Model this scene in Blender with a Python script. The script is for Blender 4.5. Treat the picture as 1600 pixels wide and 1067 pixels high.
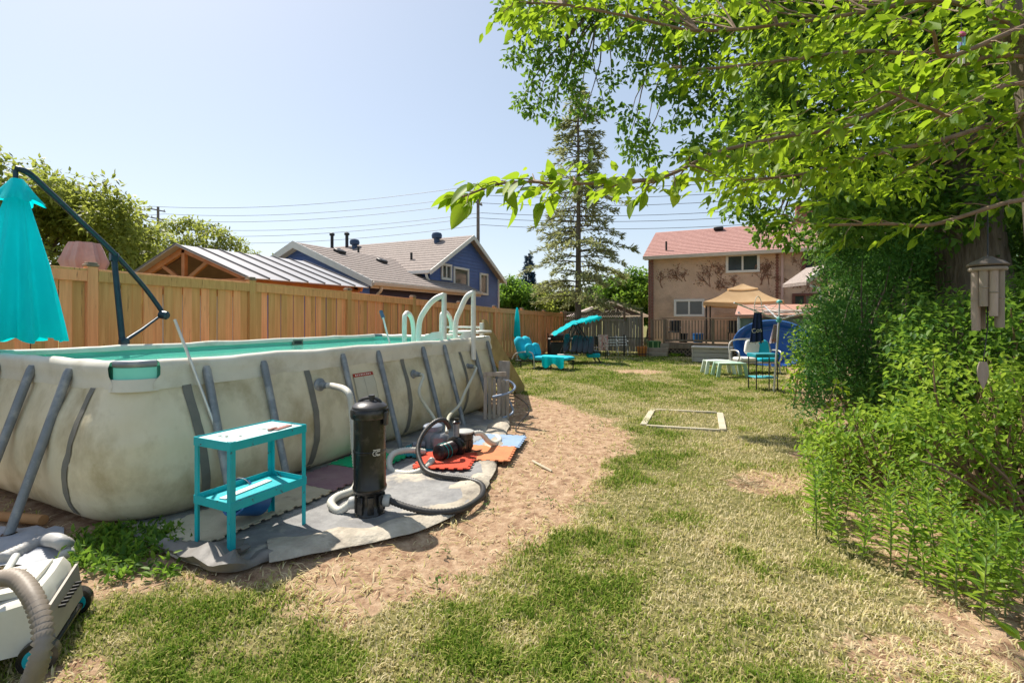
import bpy, math, random
import numpy as np
from mathutils import Vector, Matrix
rnd = random.Random(7); rng = np.random.default_rng(11)
for o in list(bpy.data.objects): bpy.data.objects.remove(o)
scene = bpy.context.scene
COL = scene.collection
# ------------------------------------------------------------- camera, sky, sun
# world: X to the right across the yard, Y along the cedar fence, camera above the origin
TH = math.radians(25.5); CT, ST = math.cos(TH), math.sin(TH)
FPX, HZ, EYE = 755.0, 497.0, 1.65
cd = bpy.data.cameras.new('camera'); cam = bpy.data.objects.new('camera', cd); COL.objects.link(cam)
cam.location = (0, 0, EYE); cam.rotation_euler = (math.radians(90), 0, TH)
cd.sensor_width = 36; cd.lens = 36*FPX/1600; cd.shift_y = -(533.5-HZ)/1600
cd.clip_start = 0.05; cd.clip_end = 3000
scene.camera = cam
SUN_EL = math.radians(54); sun_h = Vector((-0.956, 0.295, 0)).normalized()
sd = bpy.data.lights.new('sun', 'SUN'); sun = bpy.data.objects.new('sun', sd); COL.objects.link(sun)
sd.energy = 2.7; sd.angle = math.radians(0.6); sd.color = (1.0, 0.93, 0.82)
sdir = Vector((sun_h.x*math.cos(SUN_EL), sun_h.y*math.cos(SUN_EL), math.sin(SUN_EL)))
sun.rotation_euler = sdir.to_track_quat('Z', 'Y').to_euler(); sun.location = (-20, 6, 30)
w = bpy.data.worlds.new('World'); scene.world = w; w.use_nodes = True
nt = w.node_tree; bg = nt.nodes['Background']
sky = nt.nodes.new('ShaderNodeTexSky'); sky.sky_type = 'NISHITA'; sky.sun_disc = False
sky.sun_elevation = SUN_EL; sky.sun_rotation = math.atan2(sun_h.x, sun_h.y)
sky.air_density = 1.0; sky.dust_density = 1.0; sky.ozone_density = 2.0; sky.altitude = 150
gmm = nt.nodes.new('ShaderNodeGamma'); gmm.inputs[1].default_value = 0.55   # hazy summer sky: softer range over the whole dome
nt.links.new(sky.outputs[0], gmm.inputs[0]); nt.links.new(gmm.outputs[0], bg.inputs[0]); bg.inputs[1].default_value = 0.132
vs = scene.view_settings; vs.view_transform = 'Standard'; vs.look = 'None'; vs.gamma = 1; vs.use_curve_mapping = False
vs.exposure = 1.45
scene.render.engine = 'CYCLES'
# ------------------------------------------------------------- placing helpers
def W(px, Z, z=0.0):
    xc = (px-800)/FPX*Z
    return Vector((xc*CT-Z*ST, xc*ST+Z*CT, z))
def G(px, py): return W(px, EYE*FPX/(py-HZ))
def P(px, py, Z): return W(px, Z, EYE+(HZ-py)/FPX*Z)
V = lambda *a: Vector(a)
# ------------------------------------------------------------- mesh builder
class MB:
    def __init__(s): s.v = []; s.f = []
    def add(s, vs, fs):
        n = len(s.v); s.v += [tuple(v) for v in vs]; s.f += [tuple(i+n for i in f) for f in fs]; return s
    def box(s, c, sz, b=0.0, rz=0.0, M=None):
        h = [x/2 for x in sz]; b = min(b, *(x*0.45 for x in h)) if b else 0
        R = M if M is not None else Matrix.Rotation(rz, 3, 'Z')
        c = Vector(c); vs = []; fs = []
        if not b:
            for x in (-1, 1):
                for y in (-1, 1):
                    for z in (-1, 1): vs.append(c+R@Vector((x*h[0], y*h[1], z*h[2])))
            fs = [(0,1,3,2),(4,6,7,5),(0,4,5,1),(2,3,7,6),(0,2,6,4),(1,5,7,3)]
        else:
            idx = {}
            for x in (-1, 1):
                for y in (-1, 1):
                    for z in (-1, 1):
                        for a in range(3):
                            p = [x*(h[0]-b), y*(h[1]-b), z*(h[2]-b)]; p[a] += b*(x, y, z)[a]
                            idx[(x, y, z, a)] = len(vs); vs.append(c+R@Vector(p))
            for a in range(3):
                u, w_ = [(1,2),(2,0),(0,1)][a]
                for sg in (-1, 1):
                    q = []
                    for (p1, p2) in ((-1,-1),(1,-1),(1,1),(-1,1)):
                        k = [0,0,0]; k[a] = sg; k[u] = p1; k[w_] = p2; q.append(idx[(*k, a)])
                    fs.append(q if sg > 0 else q[::-1])
                    # edge strips around axis a
                for p1 in (-1, 1):
                    for p2 in (-1, 1):
                        k0 = [0,0,0]; k1 = [0,0,0]; k0[a] = -1; k1[a] = 1
                        for k in (k0, k1): k[u] = p1; k[w_] = p2
                        q = [idx[(*k0, u)], idx[(*k1, u)], idx[(*k1, w_)], idx[(*k0, w_)]]
                        fs.append(q if p1*p2 < 0 else q[::-1])
            for x in (-1, 1):
                for y in (-1, 1):
                    for z in (-1, 1):
                        q = [idx[(x,y,z,0)], idx[(x,y,z,1)], idx[(x,y,z,2)]]
                        fs.append(q if x*y*z > 0 else q[::-1])
        return s.add(vs, fs)
    def beam(s, p0, p1, wd, ht, b=0.0, up=(0,0,1)):
        p0 = Vector(p0); p1 = Vector(p1); d = p1-p0; L = d.length; d.normalize(); up = Vector(up)
        if abs(d.dot(up)) > 0.999: up = Vector((0,1,0))
        sx = d.cross(up).normalized(); uz = sx.cross(d)
        M = Matrix((sx, d, uz)).transposed()
        return s.box((p0+p1)/2, (wd, L, ht), b, M=M)
    def tube(s, pts, r, n=8, caps=True, closed=False):
        pts = [Vector(p) for p in pts]; m = len(pts)
        rr = list(r) if hasattr(r, '__len__') else [r]*m
        t0 = (pts[1]-pts[0]).normalized(); ref = Vector((0,0,1)) if abs(t0.z) < 0.9 else Vector((1,0,0))
        u = t0.cross(ref).normalized(); vs = []; fs = []
        for i, p in enumerate(pts):
            if closed: t = pts[(i+1) % m]-pts[i-1]
            else: t = pts[min(i+1, m-1)]-pts[max(i-1, 0)]
            if t.length < 1e-9: t = t0
            t = t.normalized(); u = (u-t*u.dot(t))
            if u.length < 1e-6: u = t.orthogonal()
            u.normalize(); w_ = t.cross(u)
            for k in range(n):
                a = 2*math.pi*k/n; vs.append(p+(u*math.cos(a)+w_*math.sin(a))*rr[i])
        for i in range(m if closed else m-1):
            j = (i+1) % m
            for k in range(n): fs.append((i*n+k, i*n+(k+1) % n, j*n+(k+1) % n, j*n+k))
        if caps and not closed: fs.append(tuple(range(n))[::-1]); fs.append(tuple((m-1)*n+k for k in range(n)))
        return s.add(vs, fs)
    def lathe(s, c, prof, n=20, M=None):
        c = Vector(c); R = M if M is not None else Matrix.Identity(3); vs = []; fs = []
        for (r, z) in prof:
            for k in range(n):
                a = 2*math.pi*k/n; vs.append(c+R@Vector((r*math.cos(a), r*math.sin(a), z)))
        for i in range(len(prof)-1):
            for k in range(n): fs.append((i*n+k, i*n+(k+1) % n, (i+1)*n+(k+1) % n, (i+1)*n+k))
        fs.append(tuple(range(n))[::-1]); fs.append(tuple((len(prof)-1)*n+k for k in range(n)))
        return s.add(vs, fs)
    def grid(s, rows, thick=0.0, closed=False):
        ny = len(rows); nx = len(rows[0]); vs = [Vector(p) for r_ in rows for p in r_]; fs = []
        mx = nx if closed else nx-1
        for j in range(ny-1):
            for i in range(mx):
                k = (i+1) % nx; fs.append((j*nx+i, j*nx+k, (j+1)*nx+k, (j+1)*nx+i))
        if thick:
            N = [Vector((0,0,0)) for _ in vs]
            for f in fs:
                nn = (vs[f[1]]-vs[f[0]]).cross(vs[f[2]]-vs[f[0]])
                for i in f: N[i] += nn
            n0 = len(vs); vs = vs+[v-(N[i].normalized()*thick if N[i].length > 0 else V(0,0,0)) for i, v in enumerate(vs)]
            top = list(fs); fs = fs+[tuple(i+n0 for i in f)[::-1] for f in top]
            def edge(a, b): fs.append((b, a, a+n0, b+n0))
            for i in range(mx): k = (i+1) % nx; edge(i, k); edge((ny-1)*nx+k, (ny-1)*nx+i)
            if not closed:
                for j in range(ny-1): edge((j+1)*nx, j*nx); edge(j*nx+nx-1, (j+1)*nx+nx-1)
        return s.add(vs, fs)
    def prism(s, poly, ext):
        poly = [Vector(p) for p in poly]; e = Vector(ext); n = len(poly)
        nn = (poly[1]-poly[0]).cross(poly[2]-poly[0])
        fl = nn.dot(e) > 0
        fs = [tuple(range(n))[::-1] if fl else tuple(range(n)), tuple(range(n, 2*n)) if fl else tuple(range(n, 2*n))[::-1]]
        for i in range(n):
            j = (i+1) % n; q = (i, j, n+j, n+i); fs.append(q if fl else q[::-1])
        return s.add(poly+[p+e for p in poly], fs)
    def mesh(s, name, off=(0,0,0), ang=38):
        me = bpy.data.meshes.new(name)
        me.from_pydata([(v[0]-off[0], v[1]-off[1], v[2]-off[2]) for v in s.v], [], s.f)
        me.polygons.foreach_set('use_smooth', [True]*len(me.polygons))
        me.set_sharp_from_angle(angle=math.radians(ang)); me.update(); return me
OFF = {}
def link(o, parent=None):
    COL.objects.link(o)
    if parent is not None: o.parent = parent
    return o
def tag(o, label=None, cat=None, group=None, kind=None):
    if label: o['label'] = label
    if cat: o['category'] = cat
    if group: o['group'] = group
    if kind: o['kind'] = kind
    return o
def thing(name, label, cat, loc, group=None):
    o = bpy.data.objects.new(name, None); link(o); o.location = loc; o.empty_display_size = 0.1
    OFF[o] = Vector(loc); return tag(o, label, cat, group)
def part(name, mb, m, parent=None, ang=38, label=None, kind=None):
    off = OFF.get(parent, Vector((0,0,0))) if parent is not None else Vector((0,0,0))
    me = mb.mesh(name, off, ang); me.materials.append(m)
    o = bpy.data.objects.new(name, me); link(o, parent)
    if parent is not None: OFF[o] = off
    return tag(o, label=label, kind=kind)
def solo(name, mb, m, label, cat, group=None, loc=None, kind=None, ang=38):
    off = Vector(loc) if loc is not None else Vector((0,0,0))
    me = mb.mesh(name, off, ang); me.materials.append(m)
    o = bpy.data.objects.new(name, me); link(o); o.location = off; OFF[o] = off
    return tag(o, label, cat, group, kind)
def inst(name, me, parent, loc, rot=None, scale=None):
    o = bpy.data.objects.new(name, me); link(o, parent)
    o.location = Vector(loc)-(OFF.get(parent, Vector((0,0,0))) if parent is not None else Vector((0,0,0)))
    if rot: o.rotation_euler = rot
    if scale: o.scale = scale
    return o
def copy_tree(o, parent=None):
    c = o.copy(); link(c, parent)
    for ch in list(o.children): copy_tree(ch, c)
    return c
def cr(pts, n=8, closed=False):
    pts = [Vector(p) for p in pts]; m = len(pts); out = []
    for i in range(m if closed else m-1):
        if closed: p0, p1, p2, p3 = pts[i-1], pts[i], pts[(i+1) % m], pts[(i+2) % m]
        else: p0, p1, p2, p3 = pts[max(i-1, 0)], pts[i], pts[i+1], pts[min(i+2, m-1)]
        for k in range(n):
            t = k/n
            out.append(0.5*((2*p1)+(p2-p0)*t+(2*p0-5*p1+4*p2-p3)*t*t+(3*p1-p0-3*p2+p3)*t**3))
    if not closed: out.append(pts[-1])
    return out
# ------------------------------------------------------------- materials
def S(h):
    h = h.lstrip('#'); c = [int(h[i:i+2], 16)/255 for i in (0, 2, 4)]
    return tuple(x/12.92 if x <= 0.04045 else ((x+0.055)/1.055)**2.4 for x in c)+(1.0,)
MATS = {}
def mat(name, c1, c2=None, scale=6.0, rough=0.6, bump=0.0, bscale=None, metal=0.0, stretch=(1,1,1), rand=0.0,
        transl=0.0, tcol=None, spec=0.5, island=0.0, c3=None, c3scale=1.5, c3pos=(0.5, 0.65), detail=6, trans=0.0, ior=1.45, sheen=0.0, bdist=0.02):
    if name in MATS: return MATS[name]
    m = bpy.data.materials.new(name); m.use_nodes = True; MATS[name] = m
    t = m.node_tree; N = t.nodes; L = t.links; b = N['Principled BSDF']; out = N['Material Output']
    c1 = S(c1) if isinstance(c1, str) else (*c1, 1); c2 = (S(c2) if isinstance(c2, str) else (*c2, 1)) if c2 else c1
    tc = N.new('ShaderNodeTexCoord'); mp = N.new('ShaderNodeMapping'); mp.inputs['Scale'].default_value = stretch
    oi = N.new('ShaderNodeObjectInfo')
    va = N.new('ShaderNodeVectorMath'); va.operation = 'ADD'
    vm = N.new('ShaderNodeVectorMath'); vm.operation = 'SCALE'; vm.inputs[3].default_value = 13.7
    cmb = N.new('ShaderNodeCombineXYZ')
    for i in range(3): L.new(oi.outputs['Random'], cmb.inputs[i])
    L.new(cmb.outputs[0], vm.inputs[0]); L.new(tc.outputs['Object'], va.inputs[0]); L.new(vm.outputs[0], va.inputs[1]); L.new(va.outputs[0], mp.inputs[0])
    nz = N.new('ShaderNodeTexNoise'); nz.inputs['Scale'].default_value = scale; nz.inputs['Detail'].default_value = detail; nz.inputs['Roughness'].default_value = 0.62
    L.new(mp.outputs[0], nz.inputs['Vector'])
    rp = N.new('ShaderNodeValToRGB'); rp.color_ramp.elements[0].position = 0.34; rp.color_ramp.elements[1].position = 0.66
    rp.color_ramp.elements[0].color = c1; rp.color_ramp.elements[1].color = c2
    L.new(nz.outputs['Fac'], rp.inputs[0]); colout = rp.outputs[0]
    if c3:
        n3 = N.new('ShaderNodeTexNoise'); n3.inputs['Scale'].default_value = c3scale; n3.inputs['Detail'].default_value = 7; n3.inputs['Roughness'].default_value = 0.65
        L.new(mp.outputs[0], n3.inputs['Vector'])
        r3 = N.new('ShaderNodeMapRange'); r3.inputs[1].default_value = c3pos[0]; r3.inputs[2].default_value = c3pos[1]
        L.new(n3.outputs['Fac'], r3.inputs[0])
        mx = N.new('ShaderNodeMix'); mx.data_type = 'RGBA'; L.new(r3.outputs[0], mx.inputs[0]); L.new(colout, mx.inputs[6]); mx.inputs[7].default_value = S(c3) if isinstance(c3, str) else (*c3, 1)
        colout = mx.outputs[2]
    rs = None
    if rand: rs = oi.outputs['Random']; amt = rand
    if island: ge = N.new('ShaderNodeNewGeometry'); rs = ge.outputs['Random Per Island']; amt = island
    if rs is not None:
        mr = N.new('ShaderNodeMapRange'); mr.inputs[3].default_value = 1-amt; mr.inputs[4].default_value = 1+amt; L.new(rs, mr.inputs[0])
        hs = N.new('ShaderNodeHueSaturation'); L.new(colout, hs.inputs['Color']); L.new(mr.outputs[0], hs.inputs['Value'])
        m2 = N.new('ShaderNodeMapRange'); m2.inputs[3].default_value = 0.5+0.06*amt; m2.inputs[4].default_value = 0.5-0.06*amt; L.new(rs, m2.inputs[0]); L.new(m2.outputs[0], hs.inputs['Hue'])
        colout = hs.outputs[0]
    L.new(colout, b.inputs['Base Color']); b.inputs['Roughness'].default_value = rough; b.inputs['Metallic'].default_value = metal
    b.inputs['Specular IOR Level'].default_value = spec; b.inputs['IOR'].default_value = ior
    if trans: b.inputs['Transmission Weight'].default_value = trans
    if sheen: b.inputs['Sheen Weight'].default_value = sheen
    if bump:
        nb = N.new('ShaderNodeTexNoise'); nb.inputs['Scale'].default_value = bscale or scale*4; nb.inputs['Detail'].default_value = 5
        L.new(mp.outputs[0], nb.inputs['Vector'])
        bp = N.new('ShaderNodeBump'); bp.inputs['Strength'].default_value = bump; bp.inputs['Distance'].default_value = bdist
        L.new(nb.outputs['Fac'], bp.inputs['Height']); L.new(bp.outputs[0], b.inputs['Normal'])
    if transl:
        tr = N.new('ShaderNodeBsdfTranslucent'); ms = N.new('ShaderNodeMixShader'); ms.inputs[0].default_value = transl
        if tcol: 
            mm = N.new('ShaderNodeMix'); mm.data_type = 'RGBA'; mm.inputs[0].default_value = 0.6; L.new(colout, mm.inputs[6]); mm.inputs[7].default_value = S(tcol) if isinstance(tcol, str) else (*tcol, 1); L.new(mm.outputs[2], tr.inputs[0])
        else: L.new(colout, tr.inputs[0])
        L.new(b.outputs[0], ms.inputs[1]); L.new(tr.outputs[0], ms.inputs[2]); L.new(ms.outputs[0], out.inputs[0])
    return m
cedar = mat('cedar', (.80,.41,.17), (.63,.295,.112), 3.0, .75, .3, 10, stretch=(6,6,.7), rand=.24, c3=(.24,.10,.04), c3scale=3.2, c3pos=(.62,.70))
greywood = mat('weathered_wood', (.36,.32,.27), (.22,.19,.16), 3.0, .85, .3, 12, stretch=(6,6,.6), rand=.2)
deckwood = mat('deck_wood', (.30,.22,.15), (.19,.13,.09), 3.0, .8, .3, 12, stretch=(5,5,.8), rand=.18)
pine = mat('pine_board', (.46,.36,.17), (.28,.20,.09), 2.5, .8, .25, 9, stretch=(4,1.2,1.2), rand=.12, c3=(.12,.08,.05), c3scale=5, c3pos=(.64,.74))
gazwood = mat('orange_stained_wood', (.46,.20,.07), (.33,.13,.045), 3, .65, .2, 10, rand=.1)
bark = mat('bark', (.10,.075,.055), (.20,.16,.125), 5, .9, .9, 9, stretch=(3,3,.5), bdist=.04)
twig = mat('twig_bark', (.16,.10,.06), (.26,.18,.11), 8, .85, .4, 20)
dirtm = mat('brown_soil', (.26,.15,.09), (.42,.28,.18), 4, .95, .8, 14)
white_plastic = mat('white_plastic', (.78,.77,.72), (.66,.65,.59), 5, .45, .05)
grey_metal = mat('grey_powder_steel', (.24,.26,.28), (.18,.20,.22), 8, .45, .05, metal=.2, c3=(.35,.36,.36), c3scale=6)
alu = mat('aluminium', (.72,.73,.74), (.58,.59,.60), 8, .35, .03, metal=.6)
black_metal = mat('black_metal', (.018,.018,.02), (.035,.033,.033), 10, .5, .1, metal=.2)
black_plastic = mat('glossy_black_plastic', (.010,.010,.011), (.022,.021,.020), 5, .22, .06, 6, c3=(.085,.075,.06), c3scale=5, c3pos=(.54,.72))
teal_fab = mat('turquoise_fabric', (.0,.66,.72), (.0,.60,.68), 4, .85, .15, 60, rand=.05, transl=.55, tcol=(.0,.85,.88))
teal_cush = mat('turquoise_cushion', (.01,.50,.64), (.008,.42,.56), 5, .9, .25, 14, rand=.06)
navy_metal = mat('dark_navy_metal', (.012,.035,.055), (.02,.05,.075), 8, .35, .03, metal=.3)
liner_out = mat('grey_pool_liner', (.74,.665,.49), (.63,.56,.39), 2.0, .5, .45, 7, c3=(.37,.30,.165), c3scale=2.2, c3pos=(.46,.74), stretch=(1,1,.8))
sleeve_m = mat('pale_pool_sleeve', (.72,.69,.60), (.62,.59,.50), 3, .5, .12, 8, c3=(.46,.41,.30), c3scale=2, c3pos=(.55,.8))
band_m = mat('printed_grey_band', (.15,.15,.13), (.20,.19,.165), 6, .6, .1)
liner_in = mat('turquoise_pool_liner', (.20,.72,.58), (.24,.76,.62), 4, .5, .05)
grass_green = None
# ------------------------------------------------------------- ground
def vnoise(x, y, sc, seed=0):
    x = np.asarray(x)*sc; y = np.asarray(y)*sc; xi = np.floor(x).astype(np.int64); yi = np.floor(y).astype(np.int64); fx = x-xi; fy = y-yi
    def h(a, b):
        k = (a*374761393+b*668265263+seed*982451653) & 0x7fffffff
        k = ((k ^ (k >> 13))*1274126177) & 0x7fffffff
        return ((k ^ (k >> 16)) & 0xffff)/65535.0
    u = fx*fx*(3-2*fx); v = fy*fy*(3-2*fy)
    return (h(xi, yi)*(1-u)+h(xi+1, yi)*u)*(1-v)+(h(xi, yi+1)*(1-u)+h(xi+1, yi+1)*u)*v
def fbm(x, y, sc, seed=0, o=4):
    a = 0; t = 0
    for k in range(o): a = a+vnoise(x, y, sc*2**k, seed+k)*0.55**k; t += 0.55**k
    return a/t
def polydist(x, y, poly):       # signed, inside positive
    x = np.asarray(x, float); y = np.asarray(y, float); d = np.full(x.shape, 1e9); ins = np.zeros(x.shape, bool)
    for i in range(len(poly)):
        (ax, ay), (bx, by) = poly[i-1], poly[i]
        ex, ey = bx-ax, by-ay; t = np.clip(((x-ax)*ex+(y-ay)*ey)/(ex*ex+ey*ey), 0, 1)
        d = np.minimum(d, np.hypot(x-ax-t*ex, y-ay-t*ey))
        c = ((ay > y) != (by > y)) & (x < (bx-ax)*(y-ay)/((by-ay) if by != ay else 1e-9)+ax); ins ^= c
    return np.where(ins, d, -d)
DIRT = [(-3.9,1.2),(-3.0,1.75),(-2.45,1.75),(-1.9,1.85),(-1.55,2.7),(-1.15,3.7),(-1.05,4.6),(-1.35,5.6),(-1.5,6.9),(-2.3,8.0),(-3.2,8.9),(-4.3,9.6),(-8.3,9.8),(-8.3,1.6),(-5,1.2)]
BED = [(1.55,-1),(1.35,1.0),(1.0,2.6),(.85,4.2),(.45,5.0),(.4,6.0),(.85,7.2),(1.0,9),(1.0,13),(1.2,16),(1.3,26),(14,26),(14,-1)]
def dirtmask(x, y):
    n = fbm(x, y, 1.6, 3)-0.5; n2 = fbm(x, y, 5.0, 9)-0.5
    d = polydist(x, y, DIRT)+n*0.9+n2*0.4
    b = polydist(x, y, BED)+n*0.5+n2*0.3
    m = np.clip(np.maximum(d/0.5+0.45, b/0.4+0.4), 0, 1)
    for (cx, cy, rx, ry, s) in ((-2.9,15.2,.9,.8,.75), (.2,5.5,.5,.7,.7), (-2.75,1.0,.35,.3,.7), (-.3,2.1,.35,.25,.5), (.75,2.9,.45,.5,.6)):
        e = 1-np.hypot((x-cx)/rx, (y-cy)/ry)+n*1.1
        m = np.maximum(m, np.clip(e*1.6, 0, s))
    return m
def gz(x, y): return (fbm(x, y, 1.3, 21)-0.5)*0.04+(fbm(x, y, 6.0, 31, 3)-0.5)*0.018
xs = np.concatenate([[-900,-300,-100,-45,-25,-15,-11], np.arange(-9, 4.01, .07), [5,7,10,16,30,70,200,900]])
ys = np.concatenate([[-300,-60,-15,-4,-1], np.arange(0, 13, .07), np.arange(13, 27, .2), [28,30,34,40,60,110,250,600,1500]])
GX, GY = np.meshgrid(xs, ys); inn = (GX > -9) & (GX < 4) & (GY > 0) & (GY < 26.5)
ZZ = np.where(inn, gz(GX, GY), 0)
nx, ny = len(xs), len(ys); ii = np.arange(nx*ny).reshape(ny, nx)
q = np.stack([ii[:-1,:-1], ii[:-1,1:], ii[1:,1:], ii[1:,:-1]], -1).reshape(-1, 4)
def npmesh(name, co, loops, starts, smooth=True):
    me = bpy.data.meshes.new(name); me.vertices.add(len(co)); me.vertices.foreach_set('co', np.asarray(co, np.float32).ravel())
    me.loops.add(len(loops)); me.loops.foreach_set('vertex_index', np.asarray(loops, np.int32))
    me.polygons.add(len(starts)); me.polygons.foreach_set('loop_start', np.asarray(starts, np.int32))
    if smooth: me.polygons.foreach_set('use_smooth', np.ones(len(starts), bool))
    me.update(calc_edges=True); return me
gm = npmesh('ground', np.stack([GX, GY, ZZ], -1).reshape(-1, 3), q.ravel(), np.arange(len(q))*4)
at = gm.attributes.new('dirt', 'FLOAT', 'POINT'); DM = np.where(inn, dirtmask(GX, GY), 0.15)
at.data.foreach_set('value', DM.ravel().astype(np.float32))
def ground_mat():
    m = bpy.data.materials.new('lawn_and_soil'); m.use_nodes = True; t = m.node_tree; N = t.nodes; L = t.links; b = N['Principled BSDF']
    tc = N.new('ShaderNodeTexCoord'); A = N.new('ShaderNodeAttribute'); A.attribute_name = 'dirt'
    def noise(sc, d=8, r=.6):
        n = N.new('ShaderNodeTexNoise'); n.inputs['Scale'].default_value = sc; n.inputs['Detail'].default_value = d; n.inputs['Roughness'].default_value = r
        L.new(tc.outputs['Object'], n.inputs['Vector']); return n.outputs['Fac']
    def ramp(f, *st):
        r = N.new('ShaderNodeValToRGB'); e = r.color_ramp.elements
        while len(e) < len(st): e.new(.5)
        for k, (p, c) in enumerate(st): e[k].position = p; e[k].color = (*c, 1)
        L.new(f, r.inputs[0]); return r.outputs[0]
    soil = ramp(noise(9, 10, .7), (.3, (.16,.09,.055)), (.43, (.32,.20,.125)), (.56, (.45,.31,.20)), (.72, (.58,.44,.31)))
    turf = ramp(noise(17, 8, .75), (.28, (.05,.055,.018)), (.45, (.13,.125,.042)), (.6, (.27,.24,.10)), (.75, (.42,.36,.20)))
    ad = N.new('ShaderNodeMath'); ad.operation = 'ADD'; L.new(A.outputs['Fac'], ad.inputs[0])
    mr = N.new('ShaderNodeMapRange'); mr.inputs[1].default_value = .3; mr.inputs[2].default_value = .7; mr.inputs[3].default_value = -.3; mr.inputs[4].default_value = .3
    L.new(noise(14), mr.inputs[0]); L.new(mr.outputs[0], ad.inputs[1])
    st = N.new('ShaderNodeMapRange'); st.inputs[1].default_value = .35; st.inputs[2].default_value = .6; L.new(ad.outputs[0], st.inputs[0])
    mx = N.new('ShaderNodeMix'); mx.data_type = 'RGBA'; L.new(st.outputs[0], mx.inputs[0]); L.new(turf, mx.inputs[6]); L.new(soil, mx.inputs[7])
    L.new(mx.outputs[2], b.inputs['Base Color']); b.inputs['Roughness'].default_value = 1; b.inputs['Specular IOR Level'].default_value = .1
    bp = N.new('ShaderNodeBump'); bp.inputs['Strength'].default_value = .9; bp.inputs['Distance'].default_value = .03; L.new(noise(22, 10, .7), bp.inputs['Height']); L.new(bp.outputs[0], b.inputs['Normal'])
    return m
gm.materials.append(ground_mat()); go = bpy.data.objects.new('ground', gm); link(go); go['kind'] = 'structure'
# ------------------------------------------------------------- leaves and blades (numpy)
def unit(a): return a/np.maximum(np.linalg.norm(a, axis=-1, keepdims=True), 1e-9)
def leafmesh(name, pos, d, nrm, L, wr=0.5, fold=0.18, quad=True, off=(0,0,0)):
    n = len(pos); d = unit(d); s = unit(np.cross(d, nrm)); u = np.cross(s, d); L = np.broadcast_to(np.asarray(L, float), (n,))[:, None]
    pos = pos-np.asarray(off)
    wd = L*np.broadcast_to(np.asarray(wr, float), (n,))[:, None]*0.5
    if quad:   # ovate leaf, two folded halves
        co = np.stack([pos, pos+d*L*.28+s*wd*.92+u*wd*fold, pos+d*L*.66+s*wd*.72+u*wd*fold*.6, pos+d*L-u*L*.10,
                       pos+d*L*.66-s*wd*.72+u*wd*fold*.6, pos+d*L*.28-s*wd*.92+u*wd*fold], 1)
        lp = np.array([0,1,2,3, 0,3,4,5]); k = 6; nf = 2; fl = 4
    else:
        co = np.stack([pos, pos+d*L*.45+s*wd, pos+d*L, pos+d*L*.45-s*wd], 1); lp = np.array([0,1,2,3]); k = 4; nf = 1; fl = 4
    loops = (np.arange(n)[:, None]*k+lp[None, :]).ravel()
    return npmesh(name, co.reshape(-1, 3), loops, np.arange(n*nf)*fl)
def rdir(n): return unit(rng.normal(size=(n, 3)))
def leafmat(name, c1, c2, tcol, tr=.45, var=.35, scale=.8, rough=.5):
    return mat(name, c1, c2, scale, rough, transl=tr, tcol=tcol, island=var, detail=3, spec=.3)
L_bright = leafmat('bright_leaf', (.10,.215,.013), (.23,.35,.02), (.48,.66,.035), .55, .5)
L_mid = leafmat('mid_leaf', (.06,.155,.02), (.135,.25,.03), (.28,.46,.05), .48, .5)
L_dark = leafmat('dark_leaf', (.04,.10,.025), (.08,.165,.035), (.16,.30,.05), .45)
L_olive = leafmat('olive_leaf', (.16,.19,.035), (.26,.29,.06), (.46,.52,.09), .55)
L_conif = leafmat('conifer_needles', (.15,.18,.075), (.28,.285,.12), (.42,.45,.17), .45)
L_spruce = leafmat('blue_spruce_needles', (.05,.10,.16), (.08,.14,.22), (.08,.14,.2), .15)
L_junip = leafmat('juniper_needles', (.03,.11,.02), (.08,.20,.03), (.14,.32,.05), .4)
L_weed = leafmat('weed_leaf', (.11,.225,.02), (.22,.35,.04), (.42,.60,.06), .5, .5)
L_brown = leafmat('dry_ivy_leaf', (.24,.12,.075), (.32,.18,.12), (.2,.1,.05), .2)
# ------------------------------------------------------------- grass
TARP = [tuple(G(a, b).xy) for a, b in ((205,840),(270,875),(352,902),(420,882),(520,862),(650,832),(735,787),(768,735),(783,690),(788,657),(745,650))]+[(-4.6,7.9),(-4.6,2.1)]
def grass_mat():
    m = bpy.data.materials.new('grass_blades'); m.use_nodes = True; t = m.node_tree; N = t.nodes; L = t.links; b = N['Principled BSDF']; out = N['Material Output']
    tc = N.new('ShaderNodeTexCoord'); ge = N.new('ShaderNodeNewGeometry'); A = N.new('ShaderNodeAttribute'); A.attribute_name = 'dry'
    ad = N.new('ShaderNodeMath'); ad.operation = 'MULTIPLY_ADD'; L.new(ge.outputs['Random Per Island'], ad.inputs[0]); ad.inputs[1].default_value = .75; L.new(A.outputs['Fac'], ad.inputs[2])
    r = N.new('ShaderNodeValToRGB'); e = r.color_ramp.elements; e.new(.5); e.new(.5); e.new(.5)
    for k, (p, c) in enumerate(((.1, (.11,.20,.015)), (.42, (.26,.34,.045)), (.62, (.47,.45,.14)), (.8, (.64,.55,.28)), (1., (.74,.64,.40)))): e[k].position = p; e[k].color = (*c, 1)
    L.new(ad.outputs[0], r.inputs[0]); L.new(r.outputs[0], b.inputs['Base Color']); b.inputs['Roughness'].default_value = .7; b.inputs['Specular IOR Level'].default_value = .15
    tr = N.new('ShaderNodeBsdfTranslucent'); L.new(r.outputs[0], tr.inputs[0]); ms = N.new('ShaderNodeMixShader'); ms.inputs[0].default_value = .4
    L.new(b.outputs[0], ms.inputs[1]); L.new(tr.outputs[0], ms.inputs[2]); L.new(ms.outputs[0], out.inputs[0]); return m
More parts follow.
